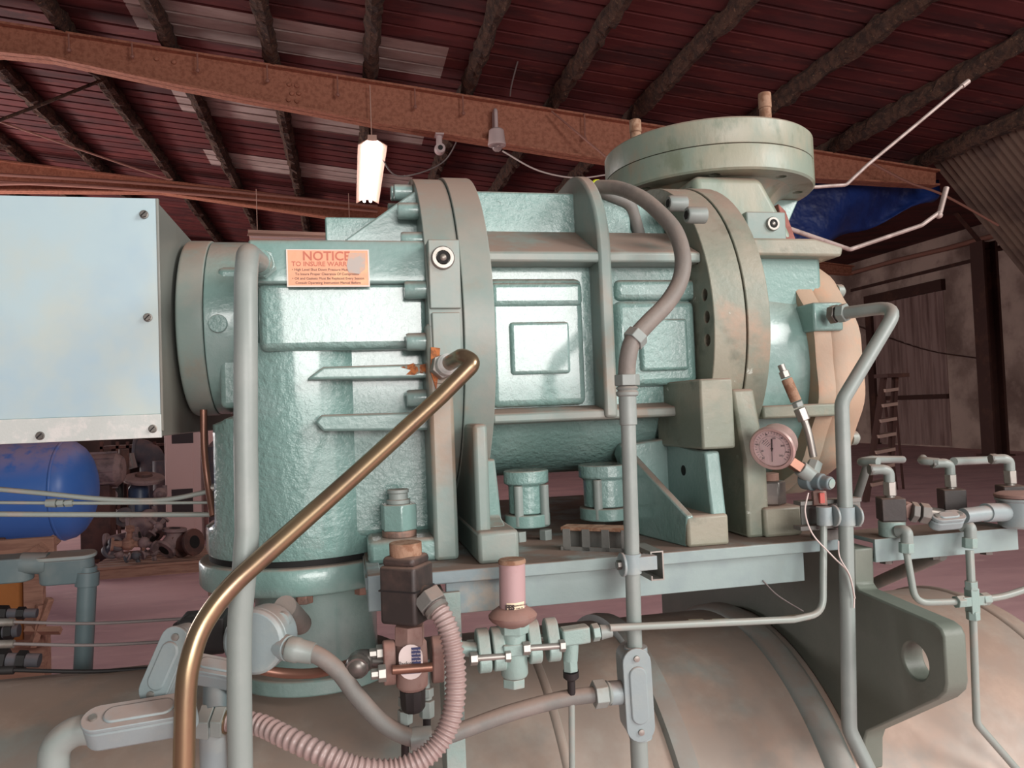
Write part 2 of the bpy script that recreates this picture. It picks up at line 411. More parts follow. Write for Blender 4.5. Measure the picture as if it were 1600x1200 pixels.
def rafter(Y, top, bot):
    tp = [A(px, py, Y) for px, py in top]; bt = [A(px, py, Y) for px, py in bot]
    tp = [Vector((p.x, Y, roofz(p.x))) for p in tp]
    b = MB()
    n = len(tp)
    poly = [(p.x, p.z) for p in tp]+[(p.x, p.z) for p in bt[::-1]]
    b.prism(poly, 'y', Y, Y+.02)
    for seq, s in ((tp, -1), (bt, 1)):
        for i in range(len(seq)-1):
            a, c = seq[i], seq[i+1]
            b.loft([Vector((a.x, Y-.10, a.z)), Vector((a.x, Y+.14, a.z)), Vector((a.x, Y+.14, a.z+.03*s)), Vector((a.x, Y-.10, a.z+.03*s))],
                   [Vector((c.x, Y-.10, c.z)), Vector((c.x, Y+.14, c.z)), Vector((c.x, Y+.14, c.z+.03*s)), Vector((c.x, Y-.10, c.z+.03*s))])
    o = b.build('rafter', M_rafter, ceiling, flat=True); return o
r1 = rafter(11, [(-420, -20), (0, 42), (270, 80), (580, 130), (970, 190), (1280, 235), (1462, 262)],
            [(-420, 96), (0, 86), (80, 94), (270, 135), (590, 196), (960, 256), (1280, 282), (1462, 292)])
r2 = rafter(17.6, [(-700, 200), (0, 258), (240, 280), (590, 325), (1200, 372), (1330, 385)],
            [(-700, 330), (0, 300), (250, 302), (590, 352), (1200, 420), (1330, 430)])
rafter(24.2, [(-900, 200), (240, 350), (590, 380), (1200, 420)], [(-900, 380), (240, 390), (590, 420), (1200, 450)])
# rivets clusters and short hanging hooks on the first rafter
for (cx, cy) in ((452, 132), (456, 146), (451, 156), (464, 134), (467, 146), (464, 158), (245, 92), (272, 97)):
    p = A(cx, cy, 10.99); MB().lathe([(.035, 0), (.03, .02), (.012, .03)], p, (0, -1, 0), 8).build('rivet', M_rafter, ceiling)
for (cx, cy, h) in ((107, 56, 22), (206, 70, 18), (308, 86, 24), (417, 104, 22), (527, 122, 26), (648, 141, 26), (723, 153, 24), (913, 180, 36)):
    a, c = A(cx, cy-3, 10.86), A(cx+1, cy+h, 10.86)
    MB().tube([a, c], .012, 6).sphere(c, .03, n=8).build('hook_rod', M_pinkpipe, ceiling)
# sloped brown cladding beyond the eave
e0 = A(1458, 252, 11); e1 = A(1660, 500, 11); e1.y = 11
b = MB(); vs = []; fs = []; n = 90
dv = (e1-e0).normalized(); nv = dv.cross(Vector((0, 1, 0))).normalized()
for i in range(n+1):
    yy = 11-.045*i*1.5; h = .022*(1 if (i % 2) else -1)
    for q in (e0, e1): vs.append(Vector((q.x, yy, q.z))+nv*h)
m = len(vs); v2 = [p-nv*.01 for p in vs]
fs = [(2*i, 2*i+1, 2*i+3, 2*i+2) for i in range(n)]+[(m+2*i, m+2*i+2, m+2*i+3, m+2*i+1) for i in range(n)]
b.add(vs+v2, fs).build('wall_eave', M_steelsheet, kind='structure', flat=True, label='sloped brown corrugated cladding under the eave')
# right wall, along Y
XW = 17.2
MB().box(XW, XW+.25, 2, 27, 0, 6.2).build('wall_right', M_wall, kind='structure')
zz = roofz(XE)+UP
MB().loft([Vector((XE-.1, 3.6, zz+.08)), Vector((XW+.3, 3.6, 6.2)), Vector((XW+.3, 3.6, 6.3)), Vector((XE-.1, 3.6, zz+.2))],
          [Vector((XE-.1, 27, zz+.08)), Vector((XW+.3, 27, 6.2)), Vector((XW+.3, 27, 6.3)), Vector((XE-.1, 27, zz+.2))]).build('lean_to_roof', M_roof, ceiling)
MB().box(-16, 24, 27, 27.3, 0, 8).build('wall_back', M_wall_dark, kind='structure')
def wallp(px, py, off=0): return AX(px, py, XW-off)
# boarded door in the right wall
d1 = wallp(1378, 700); d2 = wallp(1488, 700); dt = wallp(1482, 452)
yA, yB = d2.y, d1.y; zt = dt.z
door = thing('door_1', 'boarded doorway of pinkish ribbed sheets with dark brown lintel', None, (XW, (yA+yB)/2, 0), kind='structure')
nsh = 9; ws = (yB-yA)/nsh
for i in range(nsh):
    y0 = yA+i*ws
    for (z0, z1) in ((1.55, zt), (.05, 1.45)):
        MB().prism([(XW-.02, y0), (XW-.02, y0+ws*.75), (XW-.07, y0+ws*.82), (XW-.07, y0+ws*.95), (XW-.02, y0+ws), (XW+.0, y0+ws), (XW+.0, y0)], 'z', z0, z1).build('sheet', M_woodpanel, door, flat=True)
MB().box(XW-.16, XW, yA-.1, yB+.3, zt, zt+.32).build('lintel', M_brownpaint, door)
MB().box(XW-.1, XW, yA, yB, 1.43, 1.57).build('cross_rail', M_brownpaint, door)
MB().box(XW-.16, XW, yB, yB+.28, 0, zt).build('jamb', M_brownpaint, door)
# horizontal pipe along the wall and seam line
MB().tube([Vector((XW-.15, wallp(px, py, .15).y, wallp(px, py, .15).z)) for px, py in ((1326, 428), (1400, 407), (1480, 388), (1560, 366), (1660, 340))], .07, 10).build('wall_pipe', M_pinkpipe, label='rusty pink pipe running along the top of the right wall', cat='pipe')
a, c = wallp(1330, 448), wallp(1545, 398)
MB().box(XW-.04, XW, min(a.y, c.y), max(a.y, c.y), c.z-.1, c.z).build('trim_1', M_brownpaint, kind='structure')
# column and knee brace
b0 = AZ(1556, 712); cc = thing('steel_column', 'dark brown steel column in front of the right wall', 'column', b0)
tw = A(1535, 378, b0.y)
MB().box(b0.x-.22, b0.x-.16, b0.y-.2, b0.y+.2, 0, tw.z).box(b0.x+.16, b0.x+.22, b0.y-.2, b0.y+.2, 0, tw.z).box(b0.x-.16, b0.x+.16, b0.y-.02, b0.y+.02, 0, tw.z).build('shaft', M_brownpaint, cc, flat=True)
MB().box(b0.x-.3, b0.x+.3, b0.y-.28, b0.y+.28, 0, .04).build('base_plate', M_brownpaint, cc)
MB().tube([A(1470, 305, b0.y), A(1536, 384, b0.y)], .07, 4).build('knee_brace', M_brownpaint, cc, flat=True)
MB().tube([A(1536, 392, b0.y), A(1660, 372, b0.y)], .07, 4).build('arm', M_brownpaint, cc, flat=True)
# blue tarp slung behind the rafter
b = MB(); vs = []; fs = []; nu, nv_ = 20, 10
qa = [A(1215, 262, 11.55), A(1470, 284, 11.55), A(1452, 316, 11.75), A(1215, 412, 11.75)]
for i in range(nu+1):
    for j in range(nv_+1):
        u, v = i/nu, j/nv_
        p = (qa[0]*(1-u)+qa[1]*u)*(1-v)+(qa[3]*(1-u)+qa[2]*u)*v
        p = p+Vector((0, .12*math.sin(u*9+v*3), -.10*math.sin(math.pi*v)+.05*math.sin(u*14+2*v)))
        vs.append(p)
st = nv_+1
for i in range(nu):
    for j in range(nv_): fs.append((i*st+j, (i+1)*st+j, (i+1)*st+j+1, i*st+j+1))
o = b.add(vs, fs).build('tarp', M_tarp, label='blue plastic tarp hanging behind the rusty rafter', cat='tarp', ang=80)
sd = o.modifiers.new('solid', 'SOLIDIFY'); sd.thickness = .01
# fluorescent fixtures
def fixture(pts, label, lit, tilt=0):
    a, c = pts; d = (c-a); L = d.length; d.normalize()
    side = d.cross(Vector((0, 0, 1))).normalized(); upv = side.cross(d).normalized()
    t = thing('light_fixture', label, 'light', (a+c)/2-Vector((0, 0, .1)))
    mid = (a+c)/2; Wd = .20
    b = MB().obox(mid+upv*.06, d, side, upv, L/2, .06, .04); b.build('housing', M_fixt, t)
    for s in (-1, 1):
        q0 = mid+side*s*.06+upv*.03; q1 = mid+side*s*Wd-upv*.05
        MB().loft([q0-d*L/2, q1-d*L/2, q1-d*L/2+upv*.01, q0-d*L/2+upv*.012], [q0+d*L/2, q1+d*L/2, q1+d*L/2+upv*.01, q0+d*L/2+upv*.012]).build('reflector_wing', M_fixt, t)
        MB().tube([mid+side*s*.055-upv*.012-d*(L/2-.03), mid+side*s*.055-upv*.012+d*(L/2-.03)], .025, 10).build('tube', M_emit if lit else M_white, t)
    for s in (-1, 1):
        q = mid+d*s*L*.42+upv*.1
        MB().tube([q, q+Vector((0, 0, .8))], .008, 6).build('chain', M_fixt, t)
    return t
fixture((A(582, 222, 10.6), A(574, 314, 14.0)), 'lit fluorescent fixture hanging under the first rafter', True)
fixture((A(388, 368, 15.2), A(560, 374, 15.2)), 'unlit fluorescent fixture seen side on above the notice placard', False)
# cameras
p = A(776, 215, 10.8); t = thing('dome_camera', 'white dome security camera on a gooseneck arm on the rafter', 'camera', p-Vector((0, 0, .2)))
MB().lathe([(.09, .12), (.11, .10), (.125, -.06), (.135, -.1), (.13, -.12)], p, (0, 0, 1), 20).build('housing', M_cam, t)
MB().sphere(p+Vector((0, 0, -.13)), .08, n=14).build('dome', M_glass, t)
MB().tube(fillet([p+Vector((0, 0, .1)), p+Vector((0, 0, .42)), p+Vector((-.0, .12, .42)), p+Vector((-.0, .16, .1))], .07), .03, 10).build('arm', M_cam, t)
p = A(687, 222, 10.8); t = thing('bullet_camera', 'small white eyeball camera under the rafter edge', 'camera', p-Vector((0, 0, .12)))
MB().box(p.x-.06, p.x+.06, p.y-.05, p.y+.12, p.z+.10, p.z+.12).build('bracket', M_cam, t)
MB().tube([p+Vector((0, .05, .1)), p+Vector((0, .05, -.06))], .045, 10).build('stem', M_cam, t)
MB().lathe([(.075, .06), (.08, .0), (.07, -.06)], p+Vector((0, 0, -.1)), (0, 1, 0), 16).build('body', M_cam, t)
MB().cyl(p+Vector((0, -.06, -.1)), p+Vector((0, -.075, -.1)), .035, 12).build('lens', M_blk, t)
# dome lamp far behind
p = A(838, 292, 17)
t = thing('dome_lamp', 'dusty brown dome lamp hanging far behind the rotor housing', 'lamp', p-Vector((0, 0, .3)))
MB().lathe([(.06, .5), (.22, .42), (.36, .18), (.40, -.3), (.37, -.3)], p, (0, 0, 1), 20).build('shade', M_rustcap, t)
MB().tube([p+Vector((0, 0, .45)), p+Vector((0, 0, 1.6))], .015, 6).build('cord', M_cable, t)
# loose cables and rods under the roof
def cable(pts, r, label, mt=M_cable, name='cable', k=8):
    return MB().tube(spline(pts, k), r, 6).build(name, mt, label=label, cat='cable', ang=80)
cable([A(785, 236, 10.7), A(840, 266, 10.7), A(900, 278, 10.7), A(955, 272, 10.7)], .012, 'white cable sagging from the dome camera toward the top flange', M_wire_w)
cable([A(828, 0, 9.6), A(818, 60, 9.9), A(800, 130, 10.5), A(797, 150, 10.7)], .012, 'thin grey cable dangling from the roof sheets', M_cable)
cable([A(-20, 195, 12.5), A(60, 165, 12.5), A(160, 125, 12.5)], .025, 'dark rod slung across the purlins at upper left', M_purlin, 'hanging_rod')
cable([A(0, 190, 13), A(120, 232, 13.4), A(250, 276, 13.6), A(270, 280, 13.6)], .016, 'pinkish rod running down to the second rafter', M_pinkpipe, 'tie_rod')
for k, (a, c, lb) in enumerate((((0, 272), (590, 322), 'upper pipe strapped along the second rafter'), ((0, 284), (590, 330), 'middle pipe strapped along the second rafter'), ((0, 292), (240, 298), 'short lowest pipe strapped along the second rafter'))):
    MB().tube(spline([A(a[0]-60, a[1]-3, 17.2), A((a[0]+c[0])/2-40, (a[1]+c[1])/2-8, 17.2), A(c[0], c[1], 17.2)], 6), .035, 8).build('roof_pipe', M_pinkpipe, label=lb, cat='pipe')
cable([A(862, 174, 10.8), A(905, 210, 10.6), A(955, 252, 10.4)], .016, 'pinkish wire running down the rafter to the top flange', M_pinkpipe)
cable([A(1362, 255, 10.6), A(1420, 285, 10.6), A(1475, 305, 10.6), A(1560, 352, 10.6)], .02, 'drooping wire from the eave to the column brace', M_pinkpipe)
cable([A(722, 205, 11.05), A(690, 255, 11.6), A(622, 275, 11.6), A(590, 236, 11.2)], .012, 'slack wire beside the lit fluorescent fixture', M_cable)
cable([wallp(1330, 506, .1), wallp(1440, 545, .1), wallp(1540, 562, .1)], .015, 'dark wire stretched across the boarded doorway', M_brownpaint)
# stepladder
p0 = AZ(1363, 785); lad = thing('stepladder', 'dusty stepladder standing open in front of the boarded doorway', 'ladder', p0)
lt = A(1398, 583, p0.y); hh = lt.z
def lp(px, py, dy): return A(px, py, p0.y+dy)
L0, L1 = lp(1356, 784, 0), lp(1384, 588, .55); Q0, Q1 = lp(1392, 776, 0), lp(1402, 586, .55)
for a, c in ((L0, L1), (Q0, Q1)):
    MB().loft([a+Vector((-.03, 0, 0)), a+Vector((.03, 0, 0)), a+Vector((.03, .09, 0)), a+Vector((-.03, .09, 0))], [c+Vector((-.03, 0, 0)), c+Vector((.03, 0, 0)), c+Vector((.03, .09, 0)), c+Vector((-.03, .09, 0))]).build('rail', M_brownpaint, lad)
for i in range(1, 8):
    f = i/8; a = L0.lerp(L1, f); c = Q0.lerp(Q1, f)
    MB().loft([a+Vector((0, -.05, -.02)), a+Vector((0, .12, -.02)), a+Vector((0, .12, .03)), a+Vector((0, -.05, .03))], [c+Vector((0, -.05, -.02)), c+Vector((0, .12, -.02)), c+Vector((0, .12, .03)), c+Vector((0, -.05, .03))]).build('step', M_alu, lad)
MB().obox((L1+Q1)/2, (1, 0, 0), (0, 1, 0), (0, 0, 1), .2, .16, .03).build('top_cap', M_brownpaint, lad)
for (a, c) in ((lp(1402, 768, 1.2), L1), (lp(1412, 768, 1.2), Q1)):
    MB().tube([a, c+Vector((0, .1, 0))], .025, 4).build('back_leg', M_brownpaint, lad, flat=True)

# ============================================================ THE COMPRESSOR
YA, ZA = 1.5, 1.738            # rotor axis (runs along X)
PZ = 1.372                     # top of the base plate
comp = thing('screw_compressor', 'large teal painted industrial screw compressor with round top flange', 'compressor', (.4, 1.5, PZ))
def part(b, name, mt, bevel=.004, parent=None, **k): return b.build(name, mt, parent or comp, bevel=bevel, **k)
# --- motor adapter ring at the left
rz = 1.77
part(MB().lathe([(.14, -.272), (.157, -.268), (.16, -.262), (.16, -.226)], (0, YA, rz), (1, 0, 0), 64), 'adapter_ring', M_tan if False else M_flange, .002, ang=50)
part(MB().lathe([(.158, -.225), (.158, -.16), (.14, -.12)], (0, YA, rz), (1, 0, 0), 64), 'adapter_collar', M_teal, .002, ang=50)
p = A(340, 505, 1.335)
part(MB().cyl((p.x, 1.36, p.z), (p.x, 1.336, p.z), .015, 24), 'plug_disc', M_teal_rough, .001)
# --- suction housing
sc_ = Vector((-.072, 1.42))
def ring(cx, cy, r, z, n=48, a0=0): return [Vector((cx+r*math.cos(2*math.pi*i/n), cy+r*math.sin(2*math.pi*i/n), z)) for i in range(n)]
sb = MB(); rows = [(PZ+.004, .165, -9), (PZ+.012, .168, -9), (1.418, .168, -9), (1.424, .168, -.236), (1.432, .168, -.214), (1.50, .168, -.212), (1.594, .168, -.212), (1.602, .168, -.19), (1.612, .168, -.16), (1.66, .168, -.158), (1.72, .168, -.158)]
vs = []; nr = 96
for (z_, r_, lim) in rows:
    for i in range(nr):
        th = 2*math.pi*i/nr; vs.append((max(sc_.x+r_*math.cos(th), lim), sc_.y+r_*math.sin(th), z_))
fs = [(j*nr+i, j*nr+(i+1) % nr, (j+1)*nr+(i+1) % nr, (j+1)*nr+i) for j in range(len(rows)-1) for i in range(nr)]+[list(range(nr))[::-1], [(len(rows)-1)*nr+i for i in range(nr)]]
part(sb.add(vs, fs), 'suction_body', M_teal_rough, 0, ang=50)
part(MB().box(-.03, .14, 1.275, 1.75, PZ+.03, 1.76), 'side_web', M_teal_rough, .012)
part(MB().box(A(404, 500, 1.238).x, .136, 1.238, 1.72, 1.705, 1.815), 'recess_panel', M_teal_rough, .012, seg=3)
part(MB().prism([(1.225, 1.808), (1.225, 1.866), (1.232, 1.878), (1.7, 1.878), (1.7, 1.808)], 'x', A(388, 420, 1.225).x, .136), 'notice_strip', M_teal, .004)
part(MB().box(-.205, -.16, 1.36, 1.66, 1.62, 1.86), 'neck_web', M_teal, .01)
# top pad and sloped gusset
a = A(508, 343, 1.42); c = A(560, 376, 1.42)
part(MB().box(a.x, .12, 1.40, 1.56, 1.87, a.z), 'top_pad', M_teal_rough, .003)
g0, g1, g2 = A(500, 384, 1.33), A(640, 303, 1.33), A(652, 384, 1.33)
for yy in (1.33, 1.62):
    part(MB().prism([(g0.x, 1.87), (g1.x-.0, g1.z), (.14, g1.z+.012), (.14, 1.87)], 'y', yy, yy+.03), 'gusset', M_teal, .003)
a = A(400, 378, 1.4)
part(MB().prism([(a.x, 1.872), (a.x+.03, 1.884), (.05, 1.884), (.08, 1.872)], 'y', 1.34, 1.6), 'top_land', M_teal, .003)
# horizontal ribs on the suction body
def rib(pts, Y, d, mt=M_teal):
    ps = [A(px, py, Y) for px, py in pts]
    return part(MB().prism([(q.x, q.z) for q in ps], 'y', Y, Y+d), 'rib', mt, .004)
rib([(478, 593), (505, 573), (672, 568), (672, 590)], 1.225, .12)
rib([(492, 660), (502, 648), (685, 643), (685, 672), (505, 674)], 1.225, .12)
a = A(650, 577, 1.222)
part(MB().prism([(a.x-.024, a.z+.004), (a.x-.004, a.z+.010), (a.x+.004, a.z+.006), (a.x+.022, a.z+.010), (a.x+.02, a.z-.008), (a.x+.006, a.z-.006), (a.x-.002, a.z-.009), (a.x-.016, a.z-.008), (a.x-.008, a.z-.001)], 'y', 1.2242, 1.226), 'rust_patch', M_rustpatch, 0, label='orange bare rust patch')
# bottom flange of the suction body, joint, neck
part(MB().lathe([(.176, 1.322), (.18, 1.328), (.18, 1.362), (.177, 1.366)], (sc_.x, sc_.y, 0), (0, 0, 1), 64), 'suction_flange', M_teal, .002)
part(MB().lathe([(.164, 1.365), (.164, 1.378)], (sc_.x, sc_.y, 0), (0, 0, 1), 48), 'gasket', M_black_hole, 0)
part(MB().lathe([(.14, 1.155), (.14, 1.18), (.104, 1.186), (.104, 1.29), (.112, 1.31), (.15, 1.324)], (sc_.x+.012, sc_.y, 0), (0, 0, 1), 56), 'suction_neck', M_teal, .003, ang=30)
for k in range(10):
    th = R(-18-36*k); q = Vector((sc_.x+.155*math.cos(th), sc_.y+.155*math.sin(th), 1.322))
    part(MB().hex(q, q-Vector((0, 0, .014)), .014, k*.4), 'bolt', M_rustnut, .0015)
# hex check plug low on the housing
p = A(625, 805, 1.2)
part(MB().hex((p.x, p.y+.03, p.z-.026), (p.x, p.y+.03, p.z+.015), .03, .1), 'hex_plug', M_teal, .002)
part(MB().lathe([(.019, 0), (.019, .006), (.015, .007), (.015, .016), (.017, .017), (.017, .022)], (p.x, p.y+.03, p.z+.015), (0, 0, 1), 20), 'plug_neck', M_conduit, .0005)
part(MB().cyl((p.x, p.y+.03, p.z-.036), (p.x, p.y+.03, p.z-.026), .027, 20), 'plug_seat', M_rustnut, .001)
part(MB().box(p.x-.05, .16, 1.19, 1.5, PZ, p.z-.036), 'plug_ledge', M_teal, .008)
# --- inlet flange pair
XC0, XC1, XC2 = .131, .186, .236
def disc_poly(r, foot_y0, foot_y1, zb=PZ, n=48):
    pts = []
    for i in range(n+1):
        th = R(-38+ (256)*i/n)
        pts.append((YA-r*math.cos(th)*1.0, ZA+r*math.sin(th)))
    return pts
def flange_plate(r, x0, x1, mt, name, foot=None):
    n = 56; pts = []
    for i in range(n+1):
        th = R(-35+250*i/n); pts.append((YA-r*math.cos(th), ZA+r*math.sin(th)))
    if foot: pts += [(1.78, PZ), (foot, PZ)]
    else:
        for i in range(1, 14): th = R(215+110*i/14); pts.append((YA-r*math.cos(th), ZA+r*math.sin(th)))
    return part(MB().prism(pts, 'x', x0, x1), name, mt, .0016)
flange_plate(.308, XC0, XC1-.001, M_flange, 'inlet_flange')
flange_plate(.312, XC1, XC2, M_flange, 'rotor_inlet_flange')
part(MB().prism([(1.185, PZ), (1.185, 1.60), (1.192, 1.74), (1.30, 1.74), (1.72, 1.66), (1.72, PZ)], 'x', XC0-.004, XC0+.034), 'flange_leg', M_flange, .006)
a, c = A(668, 374, 1.19), A(720, 482, 1.19)
part(MB().box(a.x, XC1-.003, 1.188, 1.3, c.z, a.z), 'plug_pad', M_flange, .002)
part(MB().box(a.x+.002, XC1-.006, 1.186, 1.3, A(700, 600, 1.19).z, c.z-.006), 'union_pad', M_flange, .002)
def hexplug(px, py, Y, r, nrm=(0, -1, 0), mt=M_steel):
    p = A(px, py, Y); n = Vector(nrm).normalized()
    o = part(MB().lathe([(r, -.01), (r, .003), (r*.9, .005), (r*.62, .005), (r*.58, -.004)], p, n, 28), 'socket_plug', mt, 0)
    b = MB(); u, v, a = frame(n)
    b.lathe([(r*.60, -.003), (r*.60, .0054)], p, n, 6); b.build('socket_shade', M_black_hole, o)  # flush dark hex, the socket's inner shade as colour
    b = MB().sphere(p+n*.004, r*.33, r*.2, r*.33, 12); b.build('socket_pin', M_steel, o)
hexplug(692, 403, 1.187, .0185)
# socket head bolts round the inlet flange, heads toward the left
for (px, py) in ((653, 330), (647, 376), (653, 453), (657, 534), (660, 622), (667, 698)):
    Yg = 1.24
    for _ in range(6):
        z = A(px, py, Yg).z; s = max(-1, min(1, (z-ZA)/.286)); Yg = YA-.286*math.sqrt(max(0, 1-s*s))
    part(MB().lathe([(.0125, -.034), (.014, -.031), (.0145, 0)], (XC0, Yg, z), (1, 0, 0), 24), 'socket_bolt', M_teal, 0)
for th in (66, 84, 104, 128):
    q = Vector((XC0, YA-.286*math.cos(R(th)), ZA+.286*math.sin(R(th))))
    part(MB().cyl(q, q-Vector((.034, 0, 0)), .0145, 20), 'socket_bolt', M_teal, .002)
# feet of the inlet flange
f0, f1 = A(745, 865, 1.13), A(812, 862, 1.13)
part(MB().box(XC1+.002, XC1+.024, 1.15, 1.5, PZ, 1.58), 'foot_web', M_flange, .006)
part(MB().box(XC1, f1.x, 1.13, 1.5, PZ, 1.42), 'foot', M_flange, .006)
part(MB().prism([(1.17, 1.42), (1.21, 1.43), (1.245, 1.52), (1.30, 1.52), (1.30, 1.42)], 'x', XC1+.02, f1.x-.01), 'foot_slope', M_teal, .004)
# --- rotor housing
XR1 = .617
prof = [(1.76, 1.99), (1.38, 1.99), (1.378, 1.918), (1.30, 1.862), (1.285, 1.85), (1.285, 1.58)]
prof += [(1.5+.215*math.cos(t), 1.67+.2*math.sin(t)) for t in [R(205+ (120)*i/16) for i in range(17)]]
prof += [(1.76, 1.6)]
part(MB().prism(prof, 'x', XC2, XR1), 'rotor_housing', M_teal_rough, .006)
part(MB().box(XC2, A(985, 310, 1.36).x, 1.362, 1.5, 1.91, 2.0), 'top_chest', M_teal_rough, .005)
part(MB().prism([(1.235, 1.845), (1.235, 1.862), (1.36, 1.925), (1.40, 1.925), (1.40, 1.845)], 'x', XC2, XR1), 'upper_rib', M_flange, .004)
part(MB().prism([(1.238, 1.578), (1.238, 1.594), (1.30, 1.605), (1.40, 1.605), (1.40, 1.57)], 'x', XC2, A(1075, 640, 1.24).x), 'lower_rib', M_flange, .004)
# curved fin
fx0, fx1 = A(938, 480, 1.235).x, A(958, 480, 1.235).x
fin = [(1.231, 1.58), (1.231, 1.86)]
for i in range(1, 15):
    th = R(90*i/14); fin.append((1.40-.169*math.cos(th), 1.86+.175*math.sin(th)))
fin += [(1.52, 2.03), (1.52, 1.58)]
part(MB().prism(fin, 'x', fx0, fx1), 'fin', M_flange, .005)
# recessed bays with raised inner blocks and pads
def pad(px0, py0, px1, py1, Y, d, name='pad', mt=M_teal_rough, bev=.006):
    a, c = A(px0, py0, Y), A(px1, py1, Y)
    return part(MB().box(a.x, c.x, Y, Y+d, c.z, a.z), name, mt, bev, seg=3)
pad(762, 434, 918, 632, 1.268, .05, 'bay_block', M_teal_rough, .012)
pad(766, 440, 912, 478, 1.262, .03, 'bay_step', M_teal_rough, .01)
pad(797, 503, 893, 583, 1.259, .03)
pad(962, 470, 1092, 600, 1.262, .05, 'bay_block', M_teal_rough, .012)
pad(962, 436, 1100, 468, 1.272, .05, 'bay_step', M_teal_rough, .01)
pad(1000, 498, 1078, 578, 1.252, .03)
# oil ports under the rotor housing
for (px, w_, y0, Yp) in ((822, .028, 752, 1.33), (945, .036, 742, 1.33)):
    a = A(px, y0, Yp)
    part(MB().lathe([(w_+.012, .0), (w_+.012, -.022), (w_+.004, -.026), (w_+.004, -.075)], (a.x, Yp, a.z+.02), (0, 0, 1), 32), 'port', M_teal_rough, .002)
    part(MB().lathe([(w_+.012, -.076), (w_+.012, -.098)], (a.x, Yp, a.z+.02), (0, 0, 1), 32), 'port_flange', M_teal, .002)
    for s in (-.6, .75):
        q = Vector((a.x+s*(w_+.006), Yp-(w_+.006)*.75, a.z-.005))
        part(MB().cyl(q, q-Vector((0, 0, .07)), .008, 14).hex(q-Vector((0, 0, .078)), q-Vector((0, 0, .1)), .012), 'port_bolt', M_conduit, .001)
# --- discharge flange pair
XE0, XE1, XE2 = .617, .678, .722
fe = flange_plate(.302, XE0, XE1-.001, M_wornfl, 'rotor_discharge_flange')
hb = MB()
for (px, py) in ((1101, 383), (1115, 450), (1119, 490), (1119, 532)):
    q = AX(px, py, XE0); dr = Vector((0, q.y-YA, q.z-ZA)).normalized()*.275
    hb.cyl((XE0-.02, YA+dr.y, ZA+dr.z), (XE0+.045, YA+dr.y, ZA+dr.z), .0105, 18)
cut(fe, hb)
flange_plate(.304, XE1+.001, XE2, M_wornfl, 'discharge_end_flange')
for (px, py) in ((1047, 318), (1076, 336)):
    q = AX(px, py, XE0-.03)
    o = part(MB().lathe([(.0125, -.034), (.0145, -.031), (.0145, 0)], (XE0, q.y, q.z), (1, 0, 0), 24), 'socket_bolt', M_conduit, 0)
    MB().lathe([(.008, -.0352), (.008, -.034)], (XE0, q.y, q.z), (1, 0, 0), 6).build('socket_shade', M_black_hole, o)  # raised dark hex in place of socket shade
part(MB().prism([(1.17, PZ), (1.17, 1.50), (1.20, 1.62), (1.7, 1.62), (1.7, PZ)], 'x', A(1165, 760, 1.17).x, A(1200, 760, 1.17).x), 'flange_leg', M_wornfl, .005)
# block and pocketed foot on the left of the discharge flange
a, c = A(1093, 592, 1.14), A(1150, 700, 1.14)
part(MB().box(a.x, c.x, 1.14, 1.32, c.z, a.z), 'lug_block', M_wornfl, .004)
fa, fb = A(1075, 840, 1.13), A(1140, 838, 1.13)
zt_ = A(1100, 805, 1.13).z; ztop = A(1120, 705, 1.15).z
part(MB().box(fa.x, fb.x, 1.13, 1.42, PZ, zt_), 'foot', M_wornfl, .005)
part(MB().prism([(1.135, zt_-.01), (1.15, ztop), (1.42, ztop+.02), (1.42, zt_-.01)], 'x', fb.x-.026, fb.x), 'foot_web', M_teal, .004)
part(MB().prism([(fa.x-.035, 1.51), (fa.x-.03, ztop+.01), (fb.x, ztop+.02), (fb.x, zt_-.01), (fa.x, zt_-.01)], 'y', 1.30, 1.36), 'foot_back', M_teal, .004)
part(MB().loft([Vector((fa.x, 1.13, zt_)), Vector((fa.x+.012, 1.13, zt_)), Vector((fa.x+.012, 1.14, PZ)), Vector((fa.x, 1.14, PZ))],
               [Vector((fa.x-.035, 1.33, ztop+.01)), Vector((fa.x-.02, 1.33, ztop+.01)), Vector((fa.x-.0, 1.33, PZ)), Vector((fa.x-.035, 1.33, PZ))]), 'foot_gusset', M_teal, .003)
q = AX(1068, 735, fb.x-.026)
part(MB().cyl((fb.x-.0265, q.y, q.z), (fb.x-.025, q.y, q.z), .009, 16), 'foot_hole_shade', M_black_hole, 0)  # dark disc on the web, shade of a hole as colour
# right foot with a pocket and a dark hex plug
r0, r1_ = A(1198, 835, 1.16), A(1255, 833, 1.16)
part(MB().box(r0.x-.002, r1_.x, 1.16, 1.5, PZ, A(1220, 792, 1.16).z), 'foot', M_wornfl, .005)
p = A(1216, 772, 1.17)
part(MB().hex((p.x, 1.20, p.z-.02), (p.x, 1.20, p.z+.02), .029, .1), 'hex_plug', M_steel_d, .003)
part(MB().cyl((p.x, 1.20, p.z+.02), (p.x, 1.20, p.z+.033), .018, 18), 'plug_neck', M_rustnut, .001)
part(MB().cyl((p.x, 1.20, p.z-.03), (p.x, 1.20, p.z-.02), .03, 20), 'plug_seat', M_rustnut, .001)
